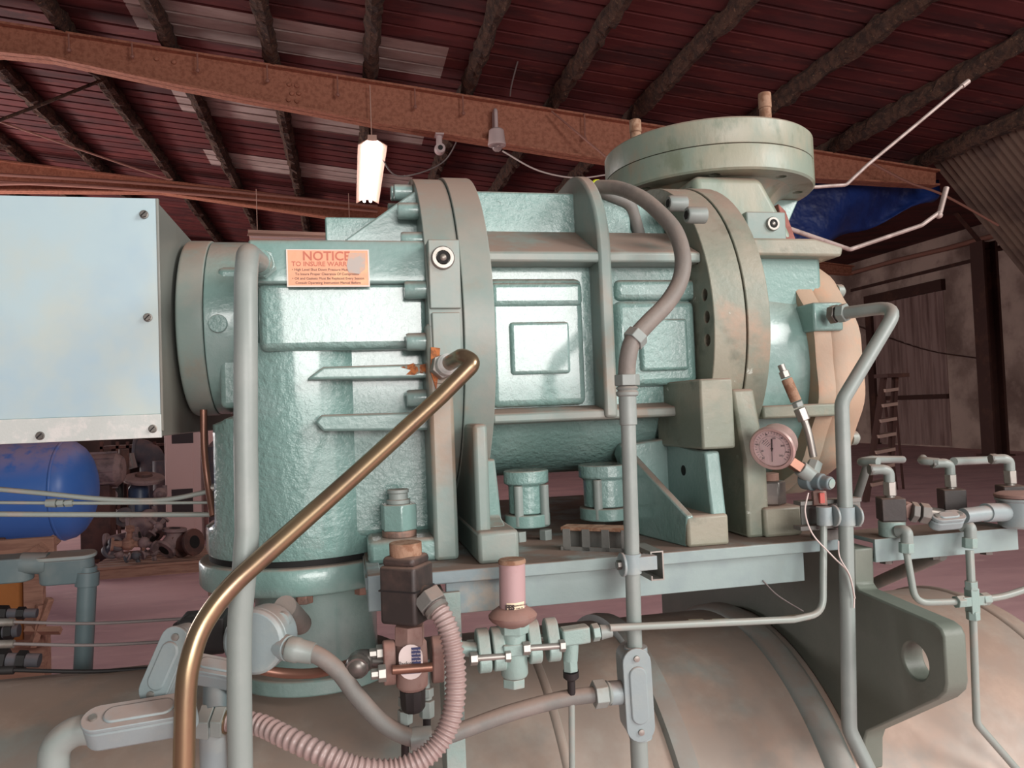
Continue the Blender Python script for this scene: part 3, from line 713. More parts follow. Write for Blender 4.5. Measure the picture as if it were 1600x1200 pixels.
# --- discharge housing
part(MB().lathe([(.235, 0), (.228, .02), (.222, .12), (.235, .17)], (XE2, 1.5, 1.665), (1, 0, 0), 56), 'discharge_housing', M_teal, .003)
part(MB().prism([(1.31, 1.70), (1.31, 1.885), (1.33, 1.90), (1.72, 1.90), (1.72, 1.70)], 'x', XE2, .905), 'discharge_shoulder', M_teal, .01)
a = A(1205, 408, 1.29); c = A(1315, 420, 1.29)
part(MB().prism([(XE2, 1.868), (XE2, 1.90), (c.x-.06, 1.90), (c.x, 1.884), (c.x-.005, 1.866)], 'y', 1.28, 1.6), 'shoulder_lip', M_wornfl, .005)
def sc(th): return 1+.016*math.cos(11*th+.6)
part(MB().lathe([(.246, 0), (.25, .006), (.25, .045), (.236, .07), (.15, .085)], (.882, 1.5, 1.652), (1, 0, 0), 90, amp=sc), 'end_cover', M_tan, 0, ang=45)
part(MB().lathe([(.247, -.035), (.249, -.03), (.249, -.001)], (.882, 1.5, 1.652), (1, 0, 0), 90, amp=sc), 'end_ring', M_tan, 0, ang=45)
for k in range(9):
    th = R(40*k+4); q = Vector((.952, 1.5-.225*math.cos(th), 1.652+.225*math.sin(th)))
    part(MB().lathe([(.014, 0), (.014, .012), (.008, .018)], q, (1, 0, 0), 14), 'cover_bolt', M_flange, 0)
a, c = A(1195, 634, 1.255), A(1290, 650, 1.255)
part(MB().box(XE2, .885, 1.235, 1.5, c.z, a.z), 'rib', M_wornfl, .004)
a, c = A(1288, 472, 1.25), A(1330, 516, 1.25)
part(MB().box(A(1272, 500, 1.25).x, A(1318, 500, 1.25).x, 1.25, 1.4, c.z, a.z), 'port_pad', M_teal, .004)
for (px, py) in ((1208, 525), (1204, 612)):
    p = A(px, py, 1.25); part(MB().lathe([(.013, 0), (.013, .012), (.008, .018)], (XE2, 1.262, p.z), (1, 0, 0), 14), 'cover_bolt', M_teal, 0)
# --- outlet neck with the round flange and its blind cover
NC = Vector((.832, 1.62)); ZD0, ZD1 = 2.066, 2.174
part(MB().lathe([(.165, 1.86), (.15, 1.90), (.135, 1.96), (.132, 2.0), (.14, 2.035), (.165, 2.06), (.19, 2.07)], (NC.x, NC.y, 0), (0, 0, 1), 56), 'outlet_neck', M_disc, 0, ang=60)
part(MB().prism([(XE2-.02, 1.88), (XE2-.02, 2.06), (NC.x+.02, 2.06), (NC.x+.11, 1.9), (NC.x+.11, 1.88)], 'y', 1.42, 1.6), 'neck_web', M_disc, .035, seg=5)
df = part(MB().lathe([(.228, ZD0), (.232, ZD0+.004), (.232, 2.116), (.231, 2.118)], (NC.x, NC.y, 0), (0, 0, 1), 80), 'outlet_flange', M_disc, 0, ang=40)
hb = MB()
for k in range(8):
    th = R(22.5+45*k); hb.cyl((NC.x+.198*math.cos(th), NC.y+.198*math.sin(th), ZD0-.02), (NC.x+.198*math.cos(th), NC.y+.198*math.sin(th), ZD0+.04), .0115, 16)
cut(df, hb)
part(MB().lathe([(.231, 2.12), (.232, 2.122), (.232, ZD1-.004), (.228, ZD1)], (NC.x, NC.y, 0), (0, 0, 1), 80), 'blind_flange', M_disc, 0, ang=40)
for (px, py, Y) in ((1196, 180, 1.47), (993, 206, 1.62)):
    p = A(px, py, Y); q = Vector((p.x, Y, ZD1))
    ht = A(px, py-34 if px > 1100 else py-18, Y).z-ZD1
    part(MB().cyl(q-Vector((0, 0, .003)), q+Vector((0, 0, ht*.6)), .0125, 20).cyl(q+Vector((0, 0, ht*.6)), q+Vector((0, 0, ht)), .0135, 20), 'stud', M_rustcap, .002)
a, c, d_ = A(1271, 290, 1.62), A(1240, 352, 1.62), A(1232, 345, 1.62)
part(MB().prism([(NC.x+.1, 1.92), (NC.x+.105, ZD0), (NC.x+.222, ZD0), (NC.x+.15, 1.93)], 'y', 1.60, 1.63), 'neck_gusset', M_teal, .003)
# plugged pad on the neck and a red primed flank
a, c = A(1166, 330, 1.405), A(1230, 386, 1.405)
part(MB().box(a.x, c.x, 1.405, 1.55, c.z, a.z), 'plug_pad', M_flange, .003)
hexplug(1207, 350, 1.404, .0145)
a, b_, c, d_ = A(1216, 318, 1.44), A(1228, 330, 1.44), A(1252, 398, 1.41), A(1230, 392, 1.41)
part(MB().loft([a, b_, c, d_], [q+Vector((0, .05, 0)) for q in (a, b_, c, d_)]), 'primed_flank', M_rustred, .002, label='flank with dull red primer showing')
# notice placard
np0, np1 = A(449, 391, 1.2235), A(576, 446, 1.2235)
nz = thing  # placard
pl = part(MB().box(np0.x, np1.x, 1.2232, 1.2252, np1.z, np0.z), 'notice_placard', M_notice, 0, label='faded orange notice placard')
W = np1.x-np0.x; Hh = np0.z-np1.z
fr = MB()
for (x0, x1, z0, z1) in ((np0.x-.002, np1.x+.002, np0.z, np0.z+.0015), (np0.x-.002, np1.x+.002, np1.z-.002, np1.z), (np0.x-.002, np0.x, np1.z, np0.z), (np1.x, np1.x+.002, np1.z, np0.z)):
    fr.box(x0, x1, 1.2228, 1.2252, z0, z1)
fr.build('placard_edge', M_notice_rim, pl)
yt = 1.2229; cx = (np0.x+np1.x)/2
text('NOTICE', Hh*.36, M_ink, pl, (cx-W*.02, yt, np0.z-Hh*.17), bold=.0003)
text('TO INSURE WARRANTY', Hh*.185, M_ink, pl, (cx-W*.0, yt, np0.z-Hh*.39), bold=.0001)
sm0, sm1 = A(541, 395, 1.2226), A(572, 428, 1.2226)
MB().prism([(sm0.x+.004, sm0.z), (sm1.x, sm0.z), (sm1.x-.001, sm1.z+.008), (sm1.x-.01, sm1.z), (sm0.x+.003, sm1.z+.002), (sm0.x, sm1.z+.012)], 'y', 1.22255, 1.2229).build('paint_smear', mat('smear paint', S(172, 162, 154), .45, var=[(S(196, 158, 136), 60, .45, .65)]), pl, label='grey paint smear over the placard')
for i, s in enumerate(('\u2022 High Level Shut Down Pressure Must Be Set', '   To Insure Proper Clearance Of Compressor', '\u2022 Oil and Gaskets Must Be Replaced Every Season', '   Consult Operating Instruction Manual Before')):
    text(s, Hh*.098, M_ink_dark, pl, (np0.x+W*.05, yt, np0.z-Hh*(.55+.125*i)), align='LEFT', depth=.0001)

# ============================================================ TERMINAL BOX AT THE LEFT
BX1, BY0 = -.276, 1.262
bz1, bz0 = A(248, 310, BY0).z, A(268, 683, BY0).z
tb = thing('terminal_box', 'pale blue sheet metal electrical box left of the compressor', 'box', (-.62, 1.44, bz0))
MB().box(-1.0, BX1, BY0+.003, 2.0, bz0+.002, bz1-.002).build('body', M_boxside, tb, bevel=.002)  # depth extended out of sight to block the left fill
MB().box(-1.0, BX1+.001, BY0, BY0+.003, bz0+.036, bz1).build('front_cover', M_boxfront, tb, bevel=.001)
MB().box(-1.0, BX1+.001, BY0-.003, BY0+.003, bz0, bz0+.036).build('bottom_lip', M_galv, tb, bevel=.001)
MB().box(BX1, BX1+.004, BY0-.001, BY0+.006, bz0+.01, bz1).build('corner_trim', M_boxside, tb, bevel=.001)
for (px, py) in ((225, 335), (231, 496), (63, 681), (239, 670), (-10, 320)):
    p = A(px, py, BY0-.002)
    o = MB().lathe([(.0065, .0), (.0065, .002), (.005, .0022)], (p.x, BY0-.001, p.z), (0, -1, 0), 16).hex((p.x, BY0-.001, p.z), (p.x, BY0-.007, p.z), .005).build('screw', M_steel_d, tb)
    MB().obox((p.x, BY0-.0075, p.z), (.7, 0, .7), (0, 1, 0), (-.7, 0, .7), .005, .0006, .0007).build('slot', M_black_hole, o)
# support bracket under the box down to the frame (behind the ring)
MB().box(-.98, -.80, 1.42, 1.58, 1.167, bz0).build('bracket', M_boxside, tb)

# ============================================================ VESSEL AND BASE FRAME
VY, VZ, VR = 1.454, .745, .42
ves = thing('separator_vessel', 'long dusty cylindrical oil vessel lying under the compressor', 'vessel', (-.1, VY, 0))
prof = [(.01, -1.85), (.22, -1.83), (.36, -1.75), (VR, -1.6), (VR, 1.28)]+[(VR*math.cos(R(a_)), 1.28+.21*math.sin(R(a_))) for a_ in (12, 25, 38, 50, 62, 74, 88)]
MB().lathe(prof, (0, VY, VZ), (1, 0, 0), 96).build('shell', M_vessel, ves, ang=60)
MB().lathe([(VR, .486), (VR+.012, .49), (VR+.014, .505), (VR+.012, .522), (VR, .526)], (0, VY, VZ), (1, 0, 0), 96).build('strap', M_conduit, ves, ang=60)
MB().lathe([(VR, 1.268), (VR+.005, 1.276), (VR, 1.284)], (0, VY, VZ), (1, 0, 0), 96).build('weld_seam', M_vessel, ves, ang=80)
MB().lathe([(VR, .31), (VR+.003, .318), (VR, .326)], (0, VY, VZ), (1, 0, 0), 96).build('weld_seam', M_vessel, ves, ang=80)
MB().lathe([(VR, .735), (VR+.01, .745), (VR+.012, .775), (VR, .79)], (0, VY, VZ), (1, 0, 0), 96).build('saddle_ring', M_conduit, ves, ang=60)
for x in (-1.1, .95):
    MB().box(x-.05, x+.05, VY-.34, VY+.34, 0, .56).build('leg', M_saddle, ves)
base = thing('base_frame', 'green grey steel base frame carrying the compressor over the vessel', 'frame', (.45, 1.5, 1.1))
MB().box(.02, .80, 1.11, 1.92, 1.353, PZ).build('top_plate', M_rail, base, bevel=.002)
MB().prism([(1.122, 1.353), (1.122, 1.306), (1.20, 1.306), (1.20, 1.312), (1.130, 1.312), (1.130, 1.353)], 'x', .135, .715).build('front_channel', M_rail, base, bevel=.001)
MB().box(.135, .715, 1.80, 1.83, 1.30, 1.353).build('rear_channel', M_rail, base)
MB().box(.66, .715, 1.135, 1.2, 1.312, 1.353).build('channel_end', M_rail, base, bevel=.002)
e0_, e1_ = A(573, 880, 1.1), A(598, 955, 1.1)
MB().box(e0_.x, e1_.x, 1.10, 1.4, e1_.z, PZ+.004).build('end_plate', M_rail, base, bevel=.002)
x0, x1 = A(688, 920, 1.118).x, A(718, 920, 1.118).x
MB().box(x0, x1, 1.112, 1.12, 1.0, 1.34).box(x0, x0+.006, 1.12, 1.17, 1.05, 1.34).build('post', M_valve, base, bevel=.001)
sp = [(1.92, 1.352), (1.111, 1.352), (1.114, 1.295), (1.105, 1.287), (.945, 1.277), (.932, 1.272), (.926, 1.262), (.926, 1.198), (.93, 1.185), (.945, 1.17), (1.085, 1.075), (1.104, 1.062), (1.112, 1.045)]+[(1.116+.67*i/16, VZ+math.sqrt((VR+.001)**2-(1.116+.67*i/16-VY)**2)) for i in range(17)]+[(1.92, 1.0)]
sd_ = MB().prism(sp, 'x', .80, .836).build('saddle', M_saddle, base, bevel=.003)
q = AX(1430, 1033, .80)
hb = MB().cyl((.76, q.y, q.z), (.88, q.y, q.z), .026, 28); cut(sd_, hb)
MB().prism([(1.108, 1.328), (1.17, 1.328), (1.17, 1.334), (1.114, 1.334), (1.114, 1.359), (1.2, 1.359), (1.2, 1.366), (1.108, 1.366)], 'x', .8365, 1.115).build('side_rail', M_rail, base, bevel=.001)
a, c = A(1472, 866, 1.16), A(1375, 905, 1.25)
MB().tube([A(1470, 866, 1.2), A(1360, 915, 1.45)], .012, 10).build('brace', M_conduit_d, base)
for px in (1390, 1465, 1548):
    p = A(px, 862, 1.13); MB().hex((p.x, 1.14, 1.318), (p.x, 1.14, 1.33), .011).build('nut', M_steel_d, base)
# slotted strut lying on the plate
s0, s1 = A(915, 838, 1.16), A(985, 868, 1.115)
sl_ = thing('slotted_strut', 'short rusty slotted strut lying on the base plate behind the conduit', 'strut', (s0+s1)/2-Vector((0, 0, .02)))
dd = Vector((.10, -.07, 0)).normalized(); ee = Vector((-dd.y, dd.x, 0))
c0 = Vector(((s0.x+s1.x)/2, 1.175, PZ))
MB().obox(c0+Vector((0, 0, .034)), dd, ee, (0, 0, 1), .06, .016, .003).build('top_leg', M_rustcap, sl_, bevel=.001)
b = MB()
for k in (-.05, -.018, .014, .046): b.obox(c0+dd*k+ee*-.016+Vector((0, 0, .017)), dd, ee, (0, 0, 1), .006, .0015, .017)
b.obox(c0+ee*-.016+Vector((0, 0, .003)), dd, ee, (0, 0, 1), .06, .0015, .003)
b.obox(c0+ee*.016+Vector((0, 0, .017)), dd, ee, (0, 0, 1), .06, .0015, .017)
b.build('web', M_conduit_d, sl_)

# ============================================================ PIPES AND CONDUITS IN FRONT
def nut(b, p, d, r, h): d = Vector(d).normalized(); return b.hex(Vector(p)-d*h/2, Vector(p)+d*h/2, r)
# left vertical pipe
lpp = thing('oil_pipe', 'thick grey green vertical pipe in front of the adapter ring', 'pipe', A(376, 1215, 1.0))
path = fillet([A(408, 412, 1.2), A(387, 396, 1.06), A(384, 440, 1.03)], .03)+[A(384, 560, 1.02), A(384, 700, 1.01), A(386, 830, 1.005)]
path = path[:-1]+spline([A(386, 830, 1.005), A(381, 900, 1.0), A(375, 970, 1.0), A(374, 1060, 1.0), A(376, 1230, 1.0)], 6)
MB().tube(path, .0148, 20).build('tube', M_conduit, lpp, ang=50)
b = MB(); nut(b, A(408, 412, 1.205), (0, 1, 0), .0225, .02); b.lathe([(.019, -.018), (.019, .0)], A(407, 411, 1.195), (.15, 1, 0), 24); b.build('union_nut', M_teal, lpp, bevel=.001)
# brass tube
bt = thing('brass_tube', 'long bent brass tube running diagonally across the suction housing', 'pipe', A(287, 1215, .92))
path = fillet([A(694, 572, 1.185), A(722, 556, 1.10), A(742, 566, 1.085), A(690, 618, 1.08)], .022, 8)
path = path[:-1]+spline([A(690, 618, 1.08), A(560, 737, 1.03), A(420, 862, .975), A(360, 918, .955), A(318, 975, .945), A(298, 1030, .935), A(290, 1090, .93), A(287, 1225, .925)], 8)
MB().tube(path, .0118, 20).build('tube', M_brass, bt, ang=50)
b = MB(); d = (A(722, 556, 1.10)-A(694, 572, 1.185)).normalized()
nut(b, A(692, 573, 1.18), d, .02, .016); b.build('union_nut', M_steel, bt, bevel=.001)
MB().lathe([(.0165, 0), (.0165, .012), (.013, .016)], A(696, 571, 1.172), d, 24).build('union_ring', M_galv, bt)
p = A(692, 560, 1.186); MB().prism([(p.x-.018, p.z+.018), (p.x-.004, p.z+.016), (p.x-.006, p.z-.01), (p.x-.012, p.z-.05), (p.x-.02, p.z-.02)], 'y', 1.1842, 1.188).build('rust_streak', M_rustpatch, comp)
# right bent pipe
rp = thing('return_pipe', 'grey green bent pipe leaving the end cover and dropping past the saddle', 'pipe', A(1362, 1215, 1.05))
path = fillet([A(1298, 492, 1.235), A(1405, 478, 1.12), A(1315, 628, 1.09), A(1321, 800, 1.07), A(1325, 1000, 1.06), A(1327, 1140, 1.05), A(1368, 1225, 1.03)], .035, 8)
MB().tube(path, .0112, 18).build('tube', M_conduit, rp, ang=50)
d = (A(1405, 478, 1.12)-A(1298, 492, 1.235)).normalized()
b = MB(); nut(b, A(1303, 491, 1.229), d, .0175, .012); b.build('lock_nut', M_steel_d, rp, bevel=.001)
b = MB(); nut(b, A(1317, 489, 1.214), d, .0175, .014); b.build('union_nut', M_conduit, rp, bevel=.001)
# thin tube from the clamp down and left to the tee
tt = thing('drain_tube', 'thin tube with bare copper spots bending left under the base rail', 'tube', A(1283, 950, 1.06))
path = fillet([A(1287, 815, 1.075), A(1286, 958, 1.06), A(1240, 968, 1.055), A(952, 981, 1.03)], .03, 8)
MB().tube(path, .0052, 12).build('tube', M_tube, tt, ang=50)
for (a, c) in (((1075, 974), (1098, 973)), ((1112, 973), (1138, 972)), ((1220, 969), (1265, 963))):
    q0, q1 = A(a[0], a[1], 1.04+.0001*(a[0]-1000)), A(c[0], c[1], 1.04+.0001*(c[0]-1000))
    MB().tube([q0, q1], .0057, 12).build('bare_spot', M_brass, tt)
# rigid conduit, sleeve, union
rc = thing('rigid_conduit', 'straight grey vertical conduit clamped to the base rail', 'conduit', A(1002, 1225, 1.05))
MB().tube([A(981, 640, 1.05), A(992, 1020, 1.05)], .0108, 18).build('upper_tube', M_conduit, rc)
MB().tube([A(997, 1140, 1.05), A(1001, 1230, 1.05)], .0125, 18).build('lower_tube', M_conduit, rc)
MB().tube([A(980, 618, 1.05), A(982, 664, 1.05)], .0128, 18).build('sleeve', M_conduit, rc, bevel=.001)
up_ = (A(980, 600, 1.05)-A(982, 664, 1.05)).normalized()
b = MB(); nut(b, A(980, 594, 1.05), up_, .0185, .016); b.build('union_nut', M_conduit, rc, bevel=.001)
MB().lathe([(.0135, -.006), (.016, -.004), (.0165, 0), (.0135, .003), (.0165, .006), (.0135, .009)], A(980, 613, 1.05), up_, 24).build('union_ring', M_conduit, rc)
# flexible hose over the top
fh = thing('flexible_conduit', 'dusty grey flexible conduit looping over the rotor housing', 'conduit', A(979, 590, 1.05))
pts = [A(979, 588, 1.05), A(981, 560, 1.05), A(989, 532, 1.055), A(1012, 505, 1.06), A(1042, 474, 1.07), A(1062, 440, 1.085), A(1067, 402, 1.10), A(1055, 362, 1.13), A(1030, 332, 1.17), A(1000, 308, 1.22), A(965, 294, 1.28), A(930, 292, 1.33)]
MB().tube(spline(pts, 8), .0128, 18).build('hose', M_rubber, fh, ang=50)
d = (pts[3]-pts[2]).normalized()
b = MB(); nut(b, A(993, 528, 1.056), d, .0175, .016); b.build('clamp_nut', M_conduit, fh, bevel=.001)
MB().lathe([(.0135, 0), (.0135, .005)], A(931, 292, 1.328), pts[-2]-pts[-1], 20).build('end_tape', M_yellow, fh)
# short pipe behind the hose going down to the flange
o = MB().tube(fillet([A(930, 296, 1.36), A(985, 318, 1.36), A(1000, 372, 1.38)], .03), .012, 14).build('elbow_stub', M_conduit_d, fh)
# conduit bodies (oval cover with two screws)
def conduit_body(name, label, c, d, nrm, half, rad, depth, mt=M_conbox, group=None):
    c, d, nrm = Vector(c), Vector(d).normalized(), Vector(nrm).normalized(); nrm = (nrm-d*nrm.dot(d)).normalized()
    t = thing(name, label, 'conduit box', c-Vector((0, 0, half+rad)), group)
    MB().capsule_plate(c, d, nrm, half, rad*.96, -depth, -.004).build('body', mt, t, bevel=.004)
    o = MB().capsule_plate(c, d, nrm, half, rad, -.004, .0015).build('cover', mt, t, bevel=.001)
    MB().capsule_plate(c, d, nrm, half*.62, rad*.62, .0, .004).build('cover_boss', mt, o, bevel=.002)
    for s in (-1, 1):
        q = c+d*s*(half+rad*.30)
        MB().lathe([(.0048, .001), (.0042, .004), (.001, .0045)], q, nrm, 14).build('screw', M_steel, o)
    return t
toC = lambda p: (CAM-Vector(p)).normalized()
c = A(998, 1086, 1.035); cb = conduit_body('conduit_box', 'oval cover conduit body at the foot of the rigid conduit', c, A(994, 1030, 1.035)-A(1001, 1140, 1.035), (-.1, -1, 0), .045, .0205, .045)
MB().cyl(A(993, 1010, 1.05), A(994, 1032, 1.05), .0165, 20).build('hub', M_conbox, cb)
MB().cyl(A(1000, 1128, 1.05), A(1001, 1152, 1.05), .0165, 20).build('hub', M_conbox, cb)
MB().cyl(A(980, 1081, 1.055), A(952, 1083, 1.055), .0165, 20).build('side_hub', M_conbox, cb)
# hose from it to the round junction box
lh = thing('liquidtight_hose', 'grey sagging hose joining the oval body and the round junction box', 'hose', A(645, 1165, 1.03))
pts = [A(930, 1085, 1.05), A(880, 1092, 1.05), A(800, 1113, 1.045), A(730, 1138, 1.04), A(690, 1151, 1.035), A(645, 1153, 1.03), A(600, 1131, 1.03), A(560, 1090, 1.03), A(528, 1048, 1.035), A(490, 1021, 1.04), A(445, 1012, 1.05)]
MB().tube(spline(pts, 8), .0112, 18).build('hose', M_conduit_d, lh, ang=50)
d = (pts[0]-pts[1]).normalized()
b = MB(); nut(b, A(937, 1084, 1.05), d, .0195, .018); b.build('nut', M_conduit, lh, bevel=.001)
MB().lathe([(.0145, 0), (.017, .003), (.0145, .007)], A(946, 1083, 1.05), d, 20).build('nut_ring', M_conduit, lh)
d2 = (pts[-1]-pts[-2]).normalized()
MB().lathe([(.0135, -.03), (.0145, -.012), (.016, -.01), (.016, .002), (.0145, .005)], A(455, 1014, 1.047), d2, 20).build('end_collar', M_conduit, lh)
MB().lathe([(.0135, -.012), (.0145, -.006), (.0135, .016)], A(655, 1153, 1.031), (1, 0, 0), 18).build('joint_sleeve', M_conduit, lh)
# round junction box
c = A(398, 1002, 1.065)
jb = thing('round_junction_box', 'round blue grey junction box behind the vertical pipe', 'junction box', c-Vector((0, 0, .045)))
nj = Vector((-.35, -1, .05)).normalized()
MB().lathe([(.034, -.05), (.04, -.045), (.042, -.004)], c, nj, 32).build('body', M_conbox, jb, bevel=.002)
MB().lathe([(.042, -.003), (.042, .004), (.038, .008)], c, nj, 32).build('cover', M_conbox, jb, bevel=.001)
q = A(440, 970, 1.08); MB().lathe([(.012, -.004), (.012, .004)], q, (-.3, -1, 0), 16).build('ear', M_conbox, jb)
MB().cyl(A(420, 1006, 1.075), A(452, 1013, 1.05), .0165, 18).build('hub', M_conbox, jb)
MB().cyl(A(445, 948, 1.12), A(470, 975, 1.20), .016, 16).build('rear_nipple', M_conduit_d, jb)
# corrugated pinkish hose
ph = thing('corrugated_hose', 'pinkish ribbed metal hose hanging in a loop from the black coil', 'hose', A(620, 1215, .97))
pts = [A(668, 932, 1.02), A(694, 968, 1.0), A(707, 1010, .99), A(712, 1060, .985), A(708, 1110, .98), A(692, 1152, .975), A(662, 1184, .97), A(615, 1203, .97), A(560, 1200, .97), A(510, 1181, .98), A(450, 1153, 1.01), A(400, 1131, 1.045), A(345, 1127, 1.055)]
sp_ = spline(pts, 34)
MB().tube(sp_, [.0128+.0014*math.sin(i*2*math.pi/6) for i in range(len(sp_))], 16).build('hose', M_pinkflex, ph, ang=80)
d = (pts[1]-pts[0]).normalized()
b = MB(); nut(b, A(672, 938, 1.015), d, .021, .018); b.build('nut', M_conduit_d, ph, bevel=.001)
MB().lathe([(.0165, 0), (.0165, .006)], A(680, 949, 1.008), d, 20).build('nut_ring', M_steel, ph)
b = MB(); d3 = (pts[-1]-pts[-2]).normalized(); nut(b, A(345, 1127, 1.055), d3, .021, .014); nut(b, A(325, 1127, 1.058), d3, .023, .016); b.build('end_nut', M_conduit, ph, bevel=.001)
MB().lathe([(.0155, 0), (.0155, .008)], A(356, 1127, 1.053), d3, 20).build('brass_ring', M_brass, ph)
# left cluster of conduit bodies
c = A(256, 1040, .985); conduit_body('conduit_box', 'tilted oval conduit body left of the brass tube', c, A(277, 990, .985)-A(236, 1085, .985), (-.2, -1, .35), .03, .0175, .035)
c = A(218, 1112, .95); conduit_body('conduit_box', 'horizontal oval conduit body at lower left with an elbow', c, (1, .05, .04), (-.1, -.55, 1), .042, .018, .034)
MB().tube(fillet([A(158, 1140, .965), A(118, 1140, .965), A(85, 1165, .965), A(82, 1230, .965)], .03), .0165, 18).build('conduit_elbow', M_conduit, label='grey conduit elbow turning down at the lower left corner', cat='elbow', ang=50)
c = A(338, 1040, 1.06); conduit_body('conduit_box', 'small oval conduit body half hidden by the vertical pipe', c, (1, -.15, -.25), (-.1, -.6, 1), .022, .014, .03)
c = A(332, 1165, 1.0)
vb = thing('vertical_conduit_hub', 'blue grey vertical conduit hub below the ribbed hose end', 'conduit', A(332, 1225, 1.0))
MB().lathe([(.0165, -.06), (.0165, .02), (.019, .024), (.019, .03)], A(333, 1165, 1.06), (0, 0, 1), 24).build('hub', M_conbox, vb)
MB().cyl(A(336, 1050, 1.09), A(336, 1110, 1.06), .015, 18).build('riser', M_teal_pipe, vb)

# ============================================================ SOLENOID VALVE
so = thing('solenoid_valve', 'dust covered solenoid valve with black coil and rusty cap', 'valve', A(640, 1100, 1.04))
ca = A(636, 925, 1.04)
ex = Vector((.82, -.57, 0)).normalized(); ey = Vector((.57, .82, 0)).normalized()
MB().obox(ca, ex, ey, (0, 0, 1), .027, .026, .038).build('coil_box', M_black, so, bevel=.005, seg=3)
MB().obox(ca+Vector((0, 0, .043)), ex, ey, (0, 0, 1), .024, .023, .007).build('coil_shoulder', M_black, so, bevel=.006, seg=3)
MB().cyl(ca+Vector((0, 0, .048)), ca+Vector((0, 0, .066)), .0215, 28).build('cap', M_rustcap, so, bevel=.001)
MB().obox(ca+Vector((0, 0, .006)), ex, ey, (0, 0, 1), .0275, .0265, .001).build('seam', M_blk, so)
q = A(655, 922, 1.02)
MB().cyl(ca+ex*.02+Vector((0, 0, -.004)), A(668, 932, 1.02), .0145, 20).build('coil_port', M_black, so)
b = MB().hex(A(640, 976, 1.04), A(640, 1006, 1.04), .021, .2); b.build('hex_bonnet', M_dusttool, so, bevel=.001)
bc = A(643, 1035, 1.045)
MB().lathe([(.016, -.035), (.021, -.03), (.022, .0), (.021, .026), (.018, .03)], bc, (0, 0, 1), 28).build('body', M_dusttool, so, bevel=.001)
MB().lathe([(.012, -.064), (.016, -.058), (.017, -.035)], bc, (0, 0, 1), 20, amp=lambda t: 1+.04*math.cos(10*t)).build('stem_cap', M_blk, so)
ln = Vector((-.12, -1, 0)).normalized()
lb = A(642, 1034, 1.018)
plt = MB().capsule_plate(lb, (0, 0, 1), ln, .007, .0155, 0, .0012).build('name_plate', M_white, so, label='white and navy maker plate')
ux = Vector((0, 0, 1)).cross(ln)*-1
ux = Vector((1, -.12, 0)).normalized()
b = MB().obox(lb+ln*.0013+ux*.007+Vector((0, 0, .006)), ux, ln, (0, 0, 1), .006, .0003, .0125); b.obox(lb+ln*.0013+Vector((0, 0, -.012)), ux, ln, (0, 0, 1), .012, .0003, .003); b.build('navy_field', M_blue_lab, plt)
text('Parker', .0075, M_ink_dark, plt, lb+ln*.0016-ux*.006+Vector((0, 0, -.0015)), ux)
for k in range(5):
    text('Manual bypass' if k % 2 else 'Service tag', .0028, M_white, plt, lb+ln*.0018+ux*.007+Vector((0, 0, .015-.0045*k)), ux)
# flanges left and right, tie bolt, nuts
fl = MB().capsule_plate(A(608, 1035, 1.045), (0, -.3, 1), (-1, 0, 0), .014, .017, -.008, .008); fl.build('left_flange', M_dusttool, so, bevel=.002)
fl = MB().capsule_plate(A(683, 1030, 1.06), (0, -.3, 1), (-1, 0, 0), .014, .019, -.008, .008); fl.build('right_flange', M_dusttool, so, bevel=.002)
MB().cyl(A(612, 1047, 1.015), A(676, 1042, 1.015), .006, 14).build('tie_bolt', M_copper, so, bevel=.001)
for (x, y, Yd) in ((597, 1052, 1.015), (594, 1020, 1.05)):
    b = MB(); nut(b, A(x, y, Yd), (1, 0, 0), .011, .010); nut(b, A(x-10, y+1, Yd), (1, 0, 0), .007, .012); b.build('nut', M_steel, so, bevel=.0008)
MB().cyl(A(575, 1032, 1.055), A(606, 1034, 1.05), .011, 16).build('inlet_stub', M_steel_d, so)
el = MB().tube(fillet([A(575, 1032, 1.055), A(560, 1032, 1.05), A(558, 1045, 1.03)], .012), .0145, 16).sphere(A(559, 1040, 1.04), .0165, n=14); el.build('elbow', M_steel_d, so)
MB().tube(spline([A(552, 1036, 1.06), A(525, 1044, 1.075), A(490, 1052, 1.09), A(445, 1052, 1.10), A(408, 1046, 1.10), A(385, 1038, 1.1)], 6), .007, 12).build('copper_line', M_copper, label='dirty copper line curling from the solenoid elbow behind the junction box', cat='tube', ang=60)
for (x, y0, y1, lb_) in ((633, 1075, 1138, 'left small tube fitting hanging below the solenoid valve'), (667, 1060, 1128, 'right small tube fitting hanging below the solenoid valve')):
    t = thing('tube_fitting', lb_, 'fitting', A(x, y1+8, 1.06), 'small fittings below the solenoid')
    b = MB().hex(A(x, y0+28, 1.06), A(x, y0+14, 1.06), .0095); b.build('upper_nut', M_conduit, t, bevel=.001)
    MB().cyl(A(x, y0+32, 1.06), A(x, y0+26, 1.06), .007, 14).build('ring', M_conduit, t)
    b = MB().hex(A(x, y1-8, 1.06), A(x, y0+34, 1.06), .0105); b.build('lower_nut', M_conduit, t, bevel=.001)
    MB().cyl(A(x, y1-8, 1.06), A(x, y1+60, 1.07), .0055, 10).build('tube', M_blk, t)
    MB().cyl(A(x, y0-30, 1.065), A(x, y0+16, 1.06), .0045, 10).build('stem', M_conduit, t)

